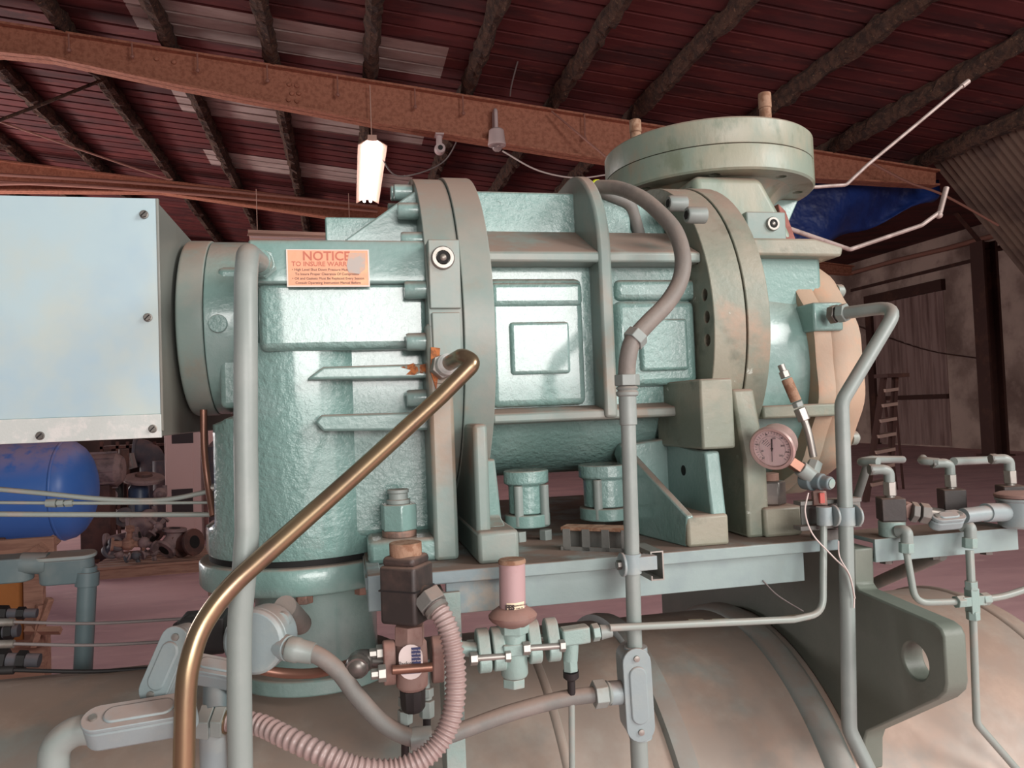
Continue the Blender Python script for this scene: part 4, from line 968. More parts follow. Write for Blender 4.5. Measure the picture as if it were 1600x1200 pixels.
# ============================================================ PRESSURE REGULATOR
rg = thing('pressure_regulator', 'teal pressure regulating valve with tall pink cap', 'valve', A(803, 1080, 1.04))
MB().cyl(A(801, 955, 1.04), A(800, 878, 1.04), .018, 32).build('cap', M_pinkcap, rg, bevel=.0015)
o = MB().lathe([(.019, 0), (.019, .004), (.0175, .006)], A(800, 880, 1.04), (0, 0, 1), 32).build('cap_rim', M_rustcap, rg, bevel=.0005)
MB().lathe([(.012, -.022), (.03, -.010), (.033, -.006), (.0335, -.003), (.03, .001), (.02, .008)], A(801, 957, 1.04), (0, 0, 1), 36).build('skirt', M_dusttool, rg)
b = MB().hex(A(802, 988, 1.04), A(802, 972, 1.04), .022, .25); b.build('hex_bonnet', M_valve, rg, bevel=.001)
rb = A(803, 1022, 1.04)
MB().lathe([(.0165, -.03), (.0185, -.026), (.0185, .012), (.0175, .02), (.0175, .034)], rb, (0, 0, 1), 28).build('body', M_valve, rg, bevel=.001)
MB().box(rb.x-.018, rb.x+.021, rb.y-.019, rb.y, rb.z+.002, rb.z+.018).build('body_boss', M_valve, rg, bevel=.002)
b = MB().hex(A(803, 1058, 1.04), A(803, 1072, 1.04), .0165, .2); b.build('bottom_plug', M_valve, rg, bevel=.001)
MB().box(rb.x-.03, rb.x+.035, rb.y-.01, rb.y+.01, rb.z-.004, rb.z+.016).build('through_body', M_valve, rg, bevel=.003)
q = A(801, 944, 1.04); ly = 1.04-.0186
b = MB(); n = 8; vs = []
for i in range(n+1):
    th = R(-90-42+84*i/n)+R(4)
    for z in (q.z-.006, q.z+.006): vs.append((q.x+.0185*math.cos(th), 1.04+.0185*math.sin(th), z))
v2 = [Vector(p)+(Vector((q.x, 1.04, p[2]))-Vector(p)).normalized()*.001 for p in vs]; m_ = len(vs)
b.add(vs+v2, [(2*i, 2*i+2, 2*i+3, 2*i+1) for i in range(n)]+[(m_+2*i, m_+2*i+1, m_+2*i+3, m_+2*i+2) for i in range(n)]+[(0, 1, m_+1, m_), (2*n, m_+2*n, m_+2*n+1, 2*n+1)])
lab = b.build('maker_label', M_cream, rg)
text('FES', .0085, M_ink_dark, lab, (q.x-.0075, ly+.001, q.z), (1, -.35, 0), bold=.0005)
text('A/S REFRIGERATION', .0026, M_ink_dark, lab, (q.x+.0055, ly+.0004, q.z+.002), (1, .28, 0))
text('YORK, PA', .0026, M_ink_dark, lab, (q.x+.0055, ly+.0004, q.z-.002), (1, .28, 0))
for (x, y, s, nm) in ((778, 1013, 0, 'inlet_flange'), (755, 1016, 0, 'inlet_flange'), (833, 1002, 0, 'outlet_flange'), (862, 999, 0, 'outlet_flange')):
    MB().capsule_plate(A(x, y, 1.04), (0, -.5, -1), (1, 0, 0), .014, .0155, -.0085, .0085).build(nm, M_valve, rg, bevel=.002)
for (x0_, x1_, y, Yd) in ((740, 795, 1027, 1.022), (822, 880, 1011, 1.022), (735, 800, 1008, 1.06), (825, 880, 996, 1.06)):
    b = MB().cyl(A(x0_, y+2, Yd), A(x1_, y-2, Yd), .0045, 12); nut(b, A(x0_, y+2, Yd), (1, 0, -.03), .009, .01); nut(b, A(x1_-2, y-2, Yd), (1, 0, -.03), .0085, .008); b.build('flange_bolt', M_steel, rg, bevel=.0006)
MB().cyl(A(700, 1012, 1.05), A(745, 1015, 1.045), .010, 14).build('inlet_stub', M_valve, rg)
b = MB(); nut(b, A(712, 1010, 1.05), (1, 0, 0), .016, .014); b.build('inlet_nut', M_valve, rg, bevel=.001)
tee = thing('tube_tee', 'teal tube tee right of the pressure regulator', 'fitting', A(893, 1060, 1.04))
MB().obox(A(898, 992, 1.04), (1, 0, .04), (0, 1, 0), (-.04, 0, 1), .02, .0115, .0115).build('run', M_valve, tee, bevel=.003)
MB().cyl(A(893, 1000, 1.04), A(891, 1032, 1.04), .0105, 18).build('branch', M_valve, tee)
b = MB(); nut(b, A(930, 988, 1.037), (1, 0, .04), .0125, .01); b.build('run_nut', M_valve, tee, bevel=.001)
b = MB().cyl(A(938, 988, 1.037), A(956, 986, 1.035), .0105, 16, .008); b.build('run_ferrule', M_conduit, tee)
b = MB().hex(A(891, 1030, 1.04), A(892, 1048, 1.04), .011); b.build('branch_nut', M_valve, tee, bevel=.001)
MB().lathe([(.011, 0), (.011, .009), (.0055, .014), (.0055, .034)], A(892, 1048, 1.04), A(893, 1080, 1.045)-A(892, 1048, 1.04), 16).build('ferrule', M_blk, tee)
MB().tube([A(893, 1074, 1.044), A(894, 1230, 1.06)], .0045, 12).build('drop_tube', M_tube, tee)

# ============================================================ CLAMPS
def strap_clamp(c, rad, label, side=1):
    t = thing('pipe_clamp', label, 'clamp', Vector(c)-Vector((0, 0, .018)), 'strut clamps on the pipes')
    c = Vector(c)
    MB().lathe([(rad+.001, -.014), (rad+.003, -.014), (rad+.003, .014), (rad+.001, .014)], c, (0, 0, 1), 24).build('band', M_conbox, t)
    q = c+Vector((side*(rad+.006), -.004, 0))
    MB().cyl(q+Vector((-.003*side, 0, 0)), q+Vector((.001*side, -.0, 0)), .017, 24).build('ear', M_conbox, t, bevel=.001)
    b = MB(); nut(b, q+Vector((.004*side, 0, 0)), (1, 0, 0), .007, .007); b.build('screw', M_steel_d, t, bevel=.0006)
    return t
t = strap_clamp(A(987, 880, 1.05), .0108, 'strap clamp holding the rigid conduit to a cut strut end', -1)
q = A(1010, 880, 1.05)
MB().box(q.x-.02, q.x+.012, q.y-.012, q.y+.012, q.z-.008, q.z+.012).build('bracket', M_conbox, t, bevel=.001)
st_ = thing('strut_channel', 'cut strut channel end beside the clamped rigid conduit', 'strut', A(1024, 905, 1.06))
q = A(1024, 882, 1.06)
MB().prism([(q.x-.011, q.z+.021), (q.x+.009, q.z+.021), (q.x+.009, q.z-.021), (q.x-.011, q.z-.021), (q.x-.011, q.z-.014), (q.x-.009, q.z-.014), (q.x-.009, q.z-.019), (q.x+.007, q.z-.019), (q.x+.007, q.z+.019), (q.x-.009, q.z+.019), (q.x-.009, q.z+.014), (q.x-.011, q.z+.014)], 'y', q.y-.01, 1.122).build('channel', M_steel, st_)
strap_clamp(A(1288, 806, 1.072), .0085, 'small strap clamp on the thin tube below the gauge', 1)
strap_clamp(A(1321, 806, 1.07), .0112, 'larger strap clamp on the bent return pipe', 1)
st_ = thing('strut_channel', 'short dark strut bar behind the two pipe clamps', 'strut', A(1290, 830, 1.1))
for z_ in (787, 826):
    a, c = A(1250, z_, 1.09), A(1345, z_-4, 1.09)
    MB().box(a.x, c.x, 1.088, 1.108, a.z-.003, a.z+.003).build('lip', M_conduit_d, st_)
a, c = A(1250, 787, 1.108), A(1345, 826, 1.108)
MB().box(a.x, c.x, 1.106, 1.109, A(1300, 826, 1.108).z, A(1300, 787, 1.108).z).build('back', M_conduit_d, st_)
MB().box(a.x+.03, a.x+.06, 1.10, 1.13, PZ, A(1300, 826, 1.108).z).build('tab', M_conduit_d, st_)

# ============================================================ GAUGE ASSEMBLY
gc = A(1207, 700, 1.10)
ga = thing('pressure_gauge', 'round pressure gauge with pink dial mounted on a tilted stem', 'gauge', A(1275, 790, 1.1))
gn = Vector((-.80, -.68, -.31)).normalized()
MB().lathe([(.026, -.034), (.031, -.03), (.032, -.004)], gc, gn, 40).build('case', M_bezel, ga)
MB().lathe([(.032, -.004), (.0355, -.003), (.036, .003), (.034, .006), (.0305, .006), (.0295, .002), (.0295, -.003)], gc, gn, 48).build('bezel', M_bezel, ga)
dial = MB().lathe([(.0298, -.004), (.0298, .0012)], gc, gn, 40).build('dial', M_dial, ga)
gx = Vector((.68, -.80, 0)).normalized(); gz = gn.cross(gx)*-1
gz = gx.cross(gn)*-1
if gz.z < 0: gz = -gz
b = MB()
for k in range(28):
    th = R(225-270*k/27); dr = gx*math.cos(th)+gz*math.sin(th); tn = gx*-math.sin(th)+gz*math.cos(th)
    ln_ = .003 if k % 3 else .0045
    b.obox(gc+gn*.0014+dr*(.0275-ln_/2), dr, tn, gn, ln_/2, .00022, .0002)
for k in range(60):
    th = R(225-270*k/59); dr = gx*math.cos(th)+gz*math.sin(th); tn = gx*-math.sin(th)+gz*math.cos(th)
    b.obox(gc+gn*.0014+dr*.0205, dr, tn, gn, .0002, .0005, .0002)
b.build('scale_marks', M_ink_dark, dial)
for k, s in enumerate(('30', '20', '10', '0', '50', '100', '150', '200', '250', '300')):
    th = R(225-270*k/9); dr = gx*math.cos(th)+gz*math.sin(th)
    text(s, .0042, M_ink_dark, dial, gc+gn*.0014+dr*.0172 if k % 2 else gc+gn*.0014+dr*.0235, gx, gz, name='numeral')
nd = (gx*.12+gz*1.0).normalized(); nt_ = gn.cross(nd)
b = MB().obox(gc+gn*.003+nd*.006, nd, nt_, gn, .0105, .0011, .0003).obox(gc+gn*.003-nd*.011, nd, nt_, gn, .011, .0005, .0003); b.lathe([(.002, 0), (.002, .001)], gc+gn*.0025, gn, 16)
b.build('needle', M_blk, dial)
b = MB()
for k in range(4):
    v_ = (gx*.75+gz*.65).normalized(); w_ = gn.cross(v_)
    b.obox(gc+gn*.0014-gx*.008+gz*(.009)+w_*(-.003*k+.004), v_, w_, gn, .006-.0008*k, .0004, .0002)
b.build('legend', M_cable, dial)
MB().lathe([(.0293, .0042), (.0293, .0052)], gc, gn, 40).build('lens', M_glass, ga)
# stem down right to the needle valve
vv = A(1282, 757, 1.10)
b = MB(); s0 = A(1236, 722, 1.10); s1 = A(1252, 733, 1.095)
MB().obox((s0+s1)/2, (s1-s0).normalized(), (0, 1, 0), (s1-s0).normalized().cross(Vector((0, 1, 0))), .013, .008, .008).build('stem_square', M_copper, ga, bevel=.001)
MB().cyl(A(1250, 731, 1.095), A(1276, 752, 1.095), .0125, 20).build('stem_nut', M_conduit, ga, bevel=.001)
b = MB(); d = Vector((.35, -1, -.1)).normalized(); c = A(1280, 752, 1.085)
MB().lathe([(.017, -.028), (.017, -.01), (.013, -.008), (.013, .006), (.0105, .008), (.0105, .02), (.008, .022)], c, d, 24).build('needle_valve', M_teal_pipe, ga, bevel=.001)
MB().lathe([(.0075, .0221), (.0075, .0235)], c, d, 18).build('valve_cap', M_valve, ga)
b = MB().hex(A(1279, 768, 1.09), A(1281, 790, 1.085), .012); b.build('bottom_nut', M_dusttool, ga, bevel=.001)
MB().obox(A(1284, 778, 1.076), (1, 0, 0), (0, 1, 0), (0, 0, 1), .004, .002, .008).build('red_tag', M_red, ga)
b = MB().hex(A(1268, 740, 1.10), A(1274, 722, 1.105), .012); b.build('top_nut', M_conduit, ga, bevel=.001)
# test connector standing above it
tc_ = thing('test_connector', 'slender steel test connector rising above the gauge', 'fitting', A(1270, 715, 1.11))
MB().tube(spline([A(1271, 714, 1.108), A(1264, 680, 1.11), A(1256, 655, 1.115)], 6), .006, 14).build('tube', M_steel, tc_)
ax_ = A(1221, 572, 1.13)-A(1256, 655, 1.115)
b = MB().hex(A(1257, 657, 1.115), A(1249, 638, 1.118), .0105); b.build('lower_nut', M_steel, tc_, bevel=.001)
b = MB().hex(A(1248, 636, 1.118), A(1245, 628, 1.119), .009); b.build('ring_nut', M_conduit, tc_, bevel=.001)
MB().cyl(A(1244, 627, 1.12), A(1229, 592, 1.127), .0088, 18).build('barrel', M_rustcap, tc_, bevel=.001)
b = MB().hex(A(1228, 590, 1.127), A(1224, 580, 1.129), .0085); b.build('top_nut', M_steel, tc_, bevel=.0006)
MB().cyl(A(1224, 580, 1.129), A(1220, 570, 1.131), .0055, 14).build('tip', M_steel, tc_)
# loose wires hanging from the clamp
MB().tube(spline([A(1263, 770, 1.06), A(1258, 800, 1.06), A(1270, 835, 1.06), A(1300, 868, 1.05), A(1325, 895, 1.045), A(1334, 930, 1.045), A(1334, 950, 1.045)], 8), .0012, 8).build('wire', M_wire_w, label='thin white wire drooping from the needle valve past the return pipe', cat='wire', ang=80)
MB().tube(spline([A(1310, 845, 1.045), A(1312, 870, 1.045), A(1328, 900, 1.04), A(1336, 935, 1.04)], 8), .001, 8).build('wire', M_wire_w, label='second thin white wire crossing the return pipe', cat='wire', ang=80)
MB().tube(spline([A(1192, 907, 1.12), A(1215, 930, 1.12), A(1255, 955, 1.12)], 8), .001, 8).build('wire', M_cable, label='fine grey wire hanging in front of the dark saddle', cat='wire', ang=80)

# ============================================================ VALVE MANIFOLD AT THE RIGHT
def small_valve(px, py, Y, label, hexr=.011, big=False):
    t = thing('manifold_valve', label, 'valve', A(px, py+50, Y), 'valves on the right rail')
    c = A(px, py, Y)
    MB().obox(c, (.92, -.39, 0), (.39, .92, 0), (0, 0, 1), .019, .019, .019).build('block', M_black, t, bevel=.002)
    b = MB().hex(c+Vector((0, 0, .022)), c+Vector((0, 0, .045)), hexr); b.build('hex_fitting', M_steel, t, bevel=.001)
    MB().cyl(c+Vector((0, 0, .017)), c+Vector((0, 0, .024)), .007, 14).build('neck', M_steel, t)
    MB().tube(fillet([c+Vector((0, 0, .045)), c+Vector((0, 0, .062)), c+Vector((-.012, .0, .066)), c+Vector((-.028, .006, .066))], .009), .0085, 14).build('elbow', M_conduit, t)
    b = MB(); nut(b, c+Vector((-.026, .006, .066)), (1, -.2, 0), .0095, .012); b.build('elbow_nut', M_conduit_d, t, bevel=.0008)
    return t, c
v1, c1 = small_valve(1392, 795, 1.12, 'black cubed manifold valve nearest the return pipe')
MB().cyl((c1.x, c1.y, 1.366), (c1.x, c1.y, c1.z-.019), .021, 24).build('pedestal', M_valve, v1, bevel=.002)
h0, h1 = c1+Vector((.02, -.008, 0)), A(1480, 805, 1.09)
MB().cyl(h0, A(1422, 798, 1.1), .0125, 16).build('port', M_dusttool, v1)
b = MB(); nut(b, A(1428, 800, 1.1), h1-h0, .017, .010); nut(b, A(1444, 802, 1.095), h1-h0, .017, .014); b.build('union_nut', M_conduit_d, v1, bevel=.001)
MB().cyl(A(1448, 802, 1.095), A(1472, 806, 1.09), .0115, 16).build('nipple', M_steel_d, v1)
v2_, c2 = small_valve(1487, 780, 1.2, 'dark manifold valve half hidden behind the oval fitting')
MB().cyl((c2.x, c2.y, 1.366), (c2.x, c2.y, c2.z-.019), .018, 20).build('pedestal', M_valve, v2_)
v3, c3 = small_valve(1580, 775, 1.14, 'manifold valve at the far right edge')
MB().cyl((c3.x, c3.y, 1.366), (c3.x, c3.y, c3.z-.019), .018, 20).build('pedestal', M_valve, v3)
c = A(1482, 806, 1.075); cb2 = conduit_body('conduit_box', 'small oval conduit body lying along the right manifold', c, (1, -.1, .03), (-.2, -.6, 1), .016, .0125, .022)
MB().cyl(A(1505, 806, 1.085), A(1545, 801, 1.09), .0125, 18).build('hub', M_conbox, cb2)
c = A(1585, 800, 1.1)
rj = thing('round_junction_box', 'round pale junction box cut by the right edge of the picture', 'junction box', c-Vector((0, 0, .03)))
MB().lathe([(.03, -.026), (.034, -.022), (.034, .018), (.037, .02), (.037, .024)], c+Vector((.012, 0, 0)), (0, 0, 1), 28).build('body', M_conbox, rj, bevel=.001)
MB().lathe([(.038, .025), (.038, .03), (.03, .033)], c+Vector((.012, 0, 0)), (0, 0, 1), 28).build('cover', M_dusttool, rj, bevel=.001)
MB().cyl(A(1540, 801, 1.09), A(1572, 800, 1.1), .0155, 18).build('hub', M_conbox, rj)
# horizontal tubes off the top elbows
for (pts, lb_) in (([A(1372, 722, 1.13), A(1345, 722, 1.16), A(1362, 718, 1.28), A(1410, 718, 1.36)], 'stubby tube behind the nearest manifold valve'), ([A(1467, 722, 1.2), A(1440, 720, 1.22), A(1442, 716, 1.3)], 'bent tube left of the middle manifold valve')):
    MB().tube(fillet(pts, .02), .0075, 14).build('branch_tube', M_conduit, label=lb_, cat='tube', ang=50)
MB().tube([A(1490, 721, 1.2), A(1560, 718, 1.3)], .0075, 12).build('branch_tube', M_conduit, label='straight tube linking the middle and right manifold valves', cat='tube')
MB().tube([A(1357, 722, 1.2), A(1335, 790, 1.22)], .0075, 12).build('branch_tube', M_conduit_d, label='dark slanted tube just right of the return pipe', cat='tube')
# elbows and tubes below the rail
tr = thing('tube_cross', 'tube cross fitting joining the small tubes at the right', 'fitting', A(1520, 990, 1.07))
cx_ = A(1519, 938, 1.07)
MB().obox(cx_, (1, 0, 0), (0, 1, 0), (0, 0, 1), .022, .0075, .0075).obox(cx_, (1, 0, 0), (0, 1, 0), (0, 0, 1), .0078, .0079, .02).build('cross', M_valve, tr, bevel=.001)
for d_ in ((0, 0, 1), (0, 0, -1), (-1, 0, 0), (1, 0, 0)):
    d_ = Vector(d_); b = MB(); nut(b, cx_+d_*.024, d_, .0105, .014); b.build('nut', M_valve, tr, bevel=.001)
MB().tube([A(1515, 860, 1.075), cx_+Vector((0, 0, .02))], .0065, 12).build('upper_tube', M_tube, tr)
MB().tube(fillet([cx_-Vector((0, 0, .02)), A(1526, 1130, 1.07), A(1600, 1215, 1.07)], .02), .006, 12).build('lower_tube', M_tube, tr)
MB().tube(fillet([cx_-Vector((.02, 0, 0)), A(1430, 942, 1.08), A(1416, 860, 1.085)], .025), .0055, 12).build('left_tube', M_tube, tr)
MB().tube(spline([cx_+Vector((.02, 0, 0)), A(1570, 931, 1.07), A(1620, 915, 1.07)], 6), .0055, 12).build('right_tube', M_tube, tr)
for (px, py, lb_) in ((1416, 838, 'left drop elbow under the manifold rail'), (1515, 830, 'right drop elbow under the manifold rail')):
    t = thing('drop_elbow', lb_, 'fitting', A(px, py+30, 1.08), 'drop elbows')
    MB().tube(fillet([A(px-14, py-8, 1.10), A(px+1, py-9, 1.085), A(px+1, py+12, 1.085)], .012), .0095, 14).build('elbow', M_conduit, t)
    b = MB().hex(A(px, py+10, 1.085), A(px, py+26, 1.085), .0115); b.build('nut', M_valve, t, bevel=.001)

# ============================================================ LEFT: SMALL LINES, TRUNKING
for (pts, r_, lb_) in (([A(-30, 762, 1.5), A(60, 770, 1.5), A(150, 779, 1.5), A(220, 782, 1.5), A(270, 779, 1.5), A(330, 767, 1.5)], .0045, 'uppermost of three thin tubes crossing the blue tank'),
                        ([A(-30, 785, 1.5), A(100, 786, 1.5), A(220, 786, 1.5), A(345, 785, 1.5)], .003, 'middle and thinnest of three tubes crossing the blue tank'),
                        ([A(-30, 803, 1.5), A(100, 804, 1.5), A(330, 804, 1.5)], .0048, 'lowest of three thin tubes crossing the blue tank')):
    MB().tube(spline(pts, 8), r_, 12).build('capillary_tube', M_tube, label=lb_, cat='tube', ang=60, group='thin tubes at the left')
t = thing('inline_filter', 'small in line coupling on the middle thin tube', 'fitting', A(95, 792, 1.5))
MB().cyl(A(72, 786, 1.5), A(88, 786, 1.5), .007, 14, .008).build('barrel', M_conduit, t)
b = MB(); nut(b, A(95, 786, 1.5), (1, 0, 0), .007, .010); nut(b, A(108, 786, 1.5), (1, 0, 0), .0065, .012); b.build('nuts', M_conduit, t)
MB().tube(spline([A(318, 640, 1.42), A(319, 700, 1.42), A(324, 750, 1.42), A(333, 806, 1.4)], 6), .006, 12).build('oil_line', M_copper, label='brown oil line dropping from under the adapter ring', cat='tube', ang=60)
MB().cyl(A(330, 763, 1.42), A(352, 761, 1.42), .008, 14).build('pipe_stub', M_steel, label='short steel stub left of the suction housing', cat='fitting')
# trunking box with a down pipe
c = A(70, 868, 1.75)
tk = thing('wiring_duct', 'slate blue long conduit body with a down pipe at far left', 'conduit box', A(135, 1050, 1.75))
a0_, a1_ = A(-40, 868, 1.75), A(140, 868, 1.75)
MB().capsule_plate((A(66, 868, 1.75)+a1_)/2, (1, 0, 0), (0, -.15, 1), .03, .022, -.055, -.004).build('body', M_teal_pipe, tk, bevel=.003)
MB().capsule_plate((A(66, 868, 1.75)+a1_)/2+Vector((0, 0, 0)), (1, 0, 0), (0, -.15, 1), .034, .024, -.004, .004).build('cover', M_conbox, tk, bevel=.002)
MB().capsule_plate(A(-20, 872, 1.75), (1, 0, 0), (0, -.15, 1), .06, .022, -.05, 0).build('end_body', M_teal_pipe, tk, bevel=.003)
MB().cyl(A(35, 880, 1.75), A(75, 880, 1.75), .022, 20).build('joint', M_teal_pipe, tk)
MB().tube([A(137, 885, 1.75), A(136, 920, 1.75), A(129, 1060, 1.75)], .018, 18).build('down_pipe', M_teal_pipe, tk)
MB().cyl(A(137, 893, 1.75), A(136, 915, 1.75), .0225, 20).build('collar', M_teal_pipe, tk, bevel=.001)
# black sensor cables with ferrules
for i, (y0, y1, yd, lb_) in enumerate(((972, 966, 1.55, 'upper grey cable with silver ferrule at left edge'), (1006, 1000, 1.5, 'lower grey cable with silver ferrule at left edge'), (1047, 1040, 1.5, 'lowest dark cable lying along the vessel top at left'))):
    t = thing('sensor_cable', lb_, 'cable', A(150, y0+4, yd), 'sensor cables at the left')
    MB().tube(spline([A(22, y0, yd), A(150, y0+2, yd), A(300, y1, yd), A(352, y1-2, yd)], 8), .0028 if i < 2 else .0035, 10).build('cable', M_cable if i < 2 else M_blk, t, ang=60)
    MB().cyl(A(-10, y0+1, yd), A(22, y0, yd), .007, 14).build('ferrule', M_steel if i < 2 else M_blk, t)
for (x0_, y0_, x1_, y1_, r_, yd, lb_) in ((-25, 958, 58, 958, .010, 1.9, 'dusty valve stem end at the left edge above the cables'), (-30, 1030, 62, 1032, .013, 1.65, 'black fitting end at the left edge beside the lowest cable'), (-20, 990, 30, 985, .014, 1.95, 'knobby dark fitting between the two cables at the left edge')):
    t = thing('pipe_fitting', lb_, 'fitting', A((x0_+x1_)/2, y0_+12, yd))
    p0_, p1_ = A(x0_, y0_, yd), A(x1_, y1_, yd)
    MB().cyl(p0_, p1_, r_, 14).build('stem', M_scrap2, t)
    b = MB(); nut(b, p0_.lerp(p1_, .35), p1_-p0_, r_*1.7, .02); nut(b, p0_.lerp(p1_, .7), p1_-p0_, r_*1.4, .015); b.build('nuts', M_blk, t)
# oil level switch block behind the vertical pipe
t = thing('level_switch', 'small black switch block in the shadow beside the vertical pipe', 'switch', A(315, 1000, 1.15))
q = A(318, 985, 1.15)
MB().box(q.x-.03, q.x+.03, 1.13, 1.19, q.z-.03, q.z+.02).build('case', M_blk, t, bevel=.003)
MB().cyl(A(300, 970, 1.16), A(280, 985, 1.14), .012, 14).build('gland', M_blk, t)

# ============================================================ BACKGROUND AT THE LEFT
# blue tank on a cradle
ty = 8.0; tt_, tb_ = A(60, 690, ty), A(60, 846, ty); tr_ = (tt_.z-tb_.z)/2; tz = (tt_.z+tb_.z)/2
xe = A(150, 770, ty).x
tk2 = thing('storage_tank', 'big blue horizontal tank with rounded end behind the thin tubes', 'tank', (xe-2, ty, 0))
pr = [(.02, -4.4), (tr_*.7, -4.3), (tr_, -4.0), (tr_, -.24)]+[(tr_*math.cos(R(a_)), -.24+.24*math.sin(R(a_))) for a_ in (15, 30, 45, 60, 75, 88)]
MB().lathe(pr, (xe, ty, tz), (1, 0, 0), 64).build('shell', M_bluetank, tk2, ang=60)
MB().lathe([(tr_, -.27), (tr_+.006, -.255), (tr_, -.24)], (xe, ty, tz), (1, 0, 0), 64).build('weld_seam', M_bluetank, tk2, ang=80)
for x in (xe-3.4, xe-.75): MB().box(x-.08, x+.08, ty-.3, ty+.3, 0, tz-tr_*.8).build('cradle', M_scrap3, tk2)
# pallet with scrap
pa, pb = AZ(120, 893), AZ(312, 884)
py0 = 8.75; px0_, px1_ = A(140, 885, py0).x, A(312, 880, py0).x
pal = thing('pallet', 'wooden pallet loaded with dusty scrap castings', 'pallet', ((px0_+px1_)/2, py0+.5, 0))
for k in range(3): MB().box(px0_, px1_, py0+.02+.45*k, py0+.11+.45*k, .0, .10).build('stringer', M_wood, pal)
for k in range(7): MB().box(px0_-.01, px1_+.01, py0+.15*k, py0+.11+.15*k, .10, .125).build('deck_board', M_wood, pal)
def ctube(pts, r_, mt, name, label, fl=True, cat='casting', group='scrap castings'):
    path = fillet(pts, .12, 8) if len(pts) > 2 else [Vector(q) for q in pts]
    zmin = min(q.z for q in path)-r_
    t = thing(name, label, cat, (path[0].x, path[0].y, zmin), group)
    MB().tube(path, r_, 16).build('barrel', mt, t, ang=50)
    if fl:
        for a_, b_ in ((path[0], path[1]), (path[-1], path[-2])):
            d_ = (a_-b_).normalized(); MB().cyl(a_-d_*.015, a_+d_*.02, r_*1.45, 20).build('end_flange', mt, t, bevel=.005)
            MB().cyl(a_+d_*.0195, a_+d_*.022, r_*.7, 16).build('bore_shade', M_black_hole, t)  # dark disc on the end face paints the shade of a bore
    return t
Yp = 9.0
ctube([A(168, 848, Yp), A(215, 838, Yp)], .07, M_scrap, 'scrap_casting', 'long pipe casting lying left on the scrap pallet')
ctube([A(205, 822, 9.3), A(222, 818, 9.3), A(240, 838, 9.2)], .085, M_scrap, 'scrap_casting', 'curved casting on top of the scrap pile')
ctube([A(273, 828, Yp), A(272, 842, Yp), A(258, 858, 8.9)], .085, M_scrap, 'scrap_casting', 'elbow casting at the right of the scrap pile')
ctube([A(283, 850, Yp), A(302, 847, 8.9)], .10, M_scrap3, 'scrap_casting', 'fat drum casting at the right edge of the pallet')
ctube([A(172, 862, 8.9), A(182, 850, 8.85)], .06, M_scrap2, 'scrap_casting', 'short open pipe end at the front left of the pallet')
for i, (px, py, s, mt, lb_) in enumerate(((200, 850, .09, M_wood, 'pale valve body in the middle of the scrap pallet'), (225, 848, .08, M_scrap, 'spiky valve body right of the middle of the scrap pallet'), (186, 866, .06, M_scrap, 'small valve lying at the front edge of the scrap pallet'), (212, 868, .06, M_scrap2, 'small dark valve at the front edge of the scrap pallet'), (240, 862, .065, M_scrap, 'small cross shaped valve beside the elbow casting'), (248, 822, .06, M_scrap, 'valve bonnet perched above the elbow casting'))):
    q = A(px, py, 8.85+.02*i)
    t = thing('scrap_valve', lb_, 'valve', q-Vector((0, 0, s)), 'scrap valves')
    rq = random.Random(i); d1 = Vector((rq.uniform(-1, 1), rq.uniform(-.4, .4), rq.uniform(-.5, .5))).normalized(); d2 = d1.cross(Vector((.2, 1, .3))).normalized()
    MB().sphere(q, s*.8, n=12).build('body', mt, t)
    MB().cyl(q-d1*s*1.7, q+d1*s*1.7, s*.4, 10).build('run', mt, t)
    MB().cyl(q, q+d2*s*2.0, s*.35, 10).build('bonnet', mt, t)
    for e_ in (-1, 1): MB().cyl(q+d1*s*1.5*e_, q+d1*s*1.8*e_, s*.8, 12).build('flange', mt, t)
    MB().hex(q+d2*s*1.8, q+d2*s*2.2, s*.55).build('cap', mt, t)
# machinery heap behind
o = ctube([AZ(238, 832)*1+Vector((0, 0, .03)), A(238, 712, AZ(238, 832).y), A(222, 704, AZ(238, 832).y), A(215, 704, AZ(238, 832).y)], .17, M_scrap2, 'pipe_elbow', 'large slate grey pipe elbow standing behind the pallet', True, 'pipe elbow', None)
ctube([A(250, 720, 11.9), Vector((A(250, 720, 11.9).x, 11.9, 0.0))], .10, M_scrap2, 'pipe_riser', 'dark vertical riser behind the large elbow', False, 'pipe', None)
p = A(217, 775, 10.4); t = thing('blue_canister', 'dull blue canister standing among the machine parts', 'canister', A(217, 800, 10.4))
MB().lathe([(.10, -.2), (.12, -.18), (.12, .1), (.09, .15), (.04, .17)], p, (0, 0, 1), 20).build('shell', mat('canister blue', S(58, 72, 98), .4, dust=(S(140, 120, 120), .6)), t)
MB().cyl(p+Vector((0, 0, .16)), p+Vector((0, 0, .2)), .05, 14).build('cap', M_scrap2, t)
p = A(198, 722, 10.6); t = thing('control_box', 'tilted grey control box among the machine parts', 'box', A(198, 740, 10.6))
MB().obox(p, (.97, 0, .22), (0, 1, 0), (-.22, 0, .97), .09, .08, .10).build('case', M_cable, t, bevel=.01)
MB().obox(p+Vector((0, -.085, 0)), (.97, 0, .22), (0, 1, 0), (-.22, 0, .97), .07, .005, .08).build('lid', M_scrap, t, bevel=.005)
p = A(225, 747, 10.3); t = thing('flange_disc', 'dusty round flange lying flat among the machine parts', 'flange', p-Vector((0, 0, .03)))
MB().lathe([(.23, -.03), (.24, .0), (.22, .02), (.1, .03)], p, (.1, -.2, 1), 28).build('plate', M_scrap, t)
MB().lathe([(.1, .03), (.09, .06), (.04, .065)], p, (.1, -.2, 1), 20).build('hub', M_scrap3, t)
p = A(158, 735, 10.0); t = thing('electric_motor', 'dusty grey motor peeking out beside the blue tank', 'motor', A(158, 770, 10.0))
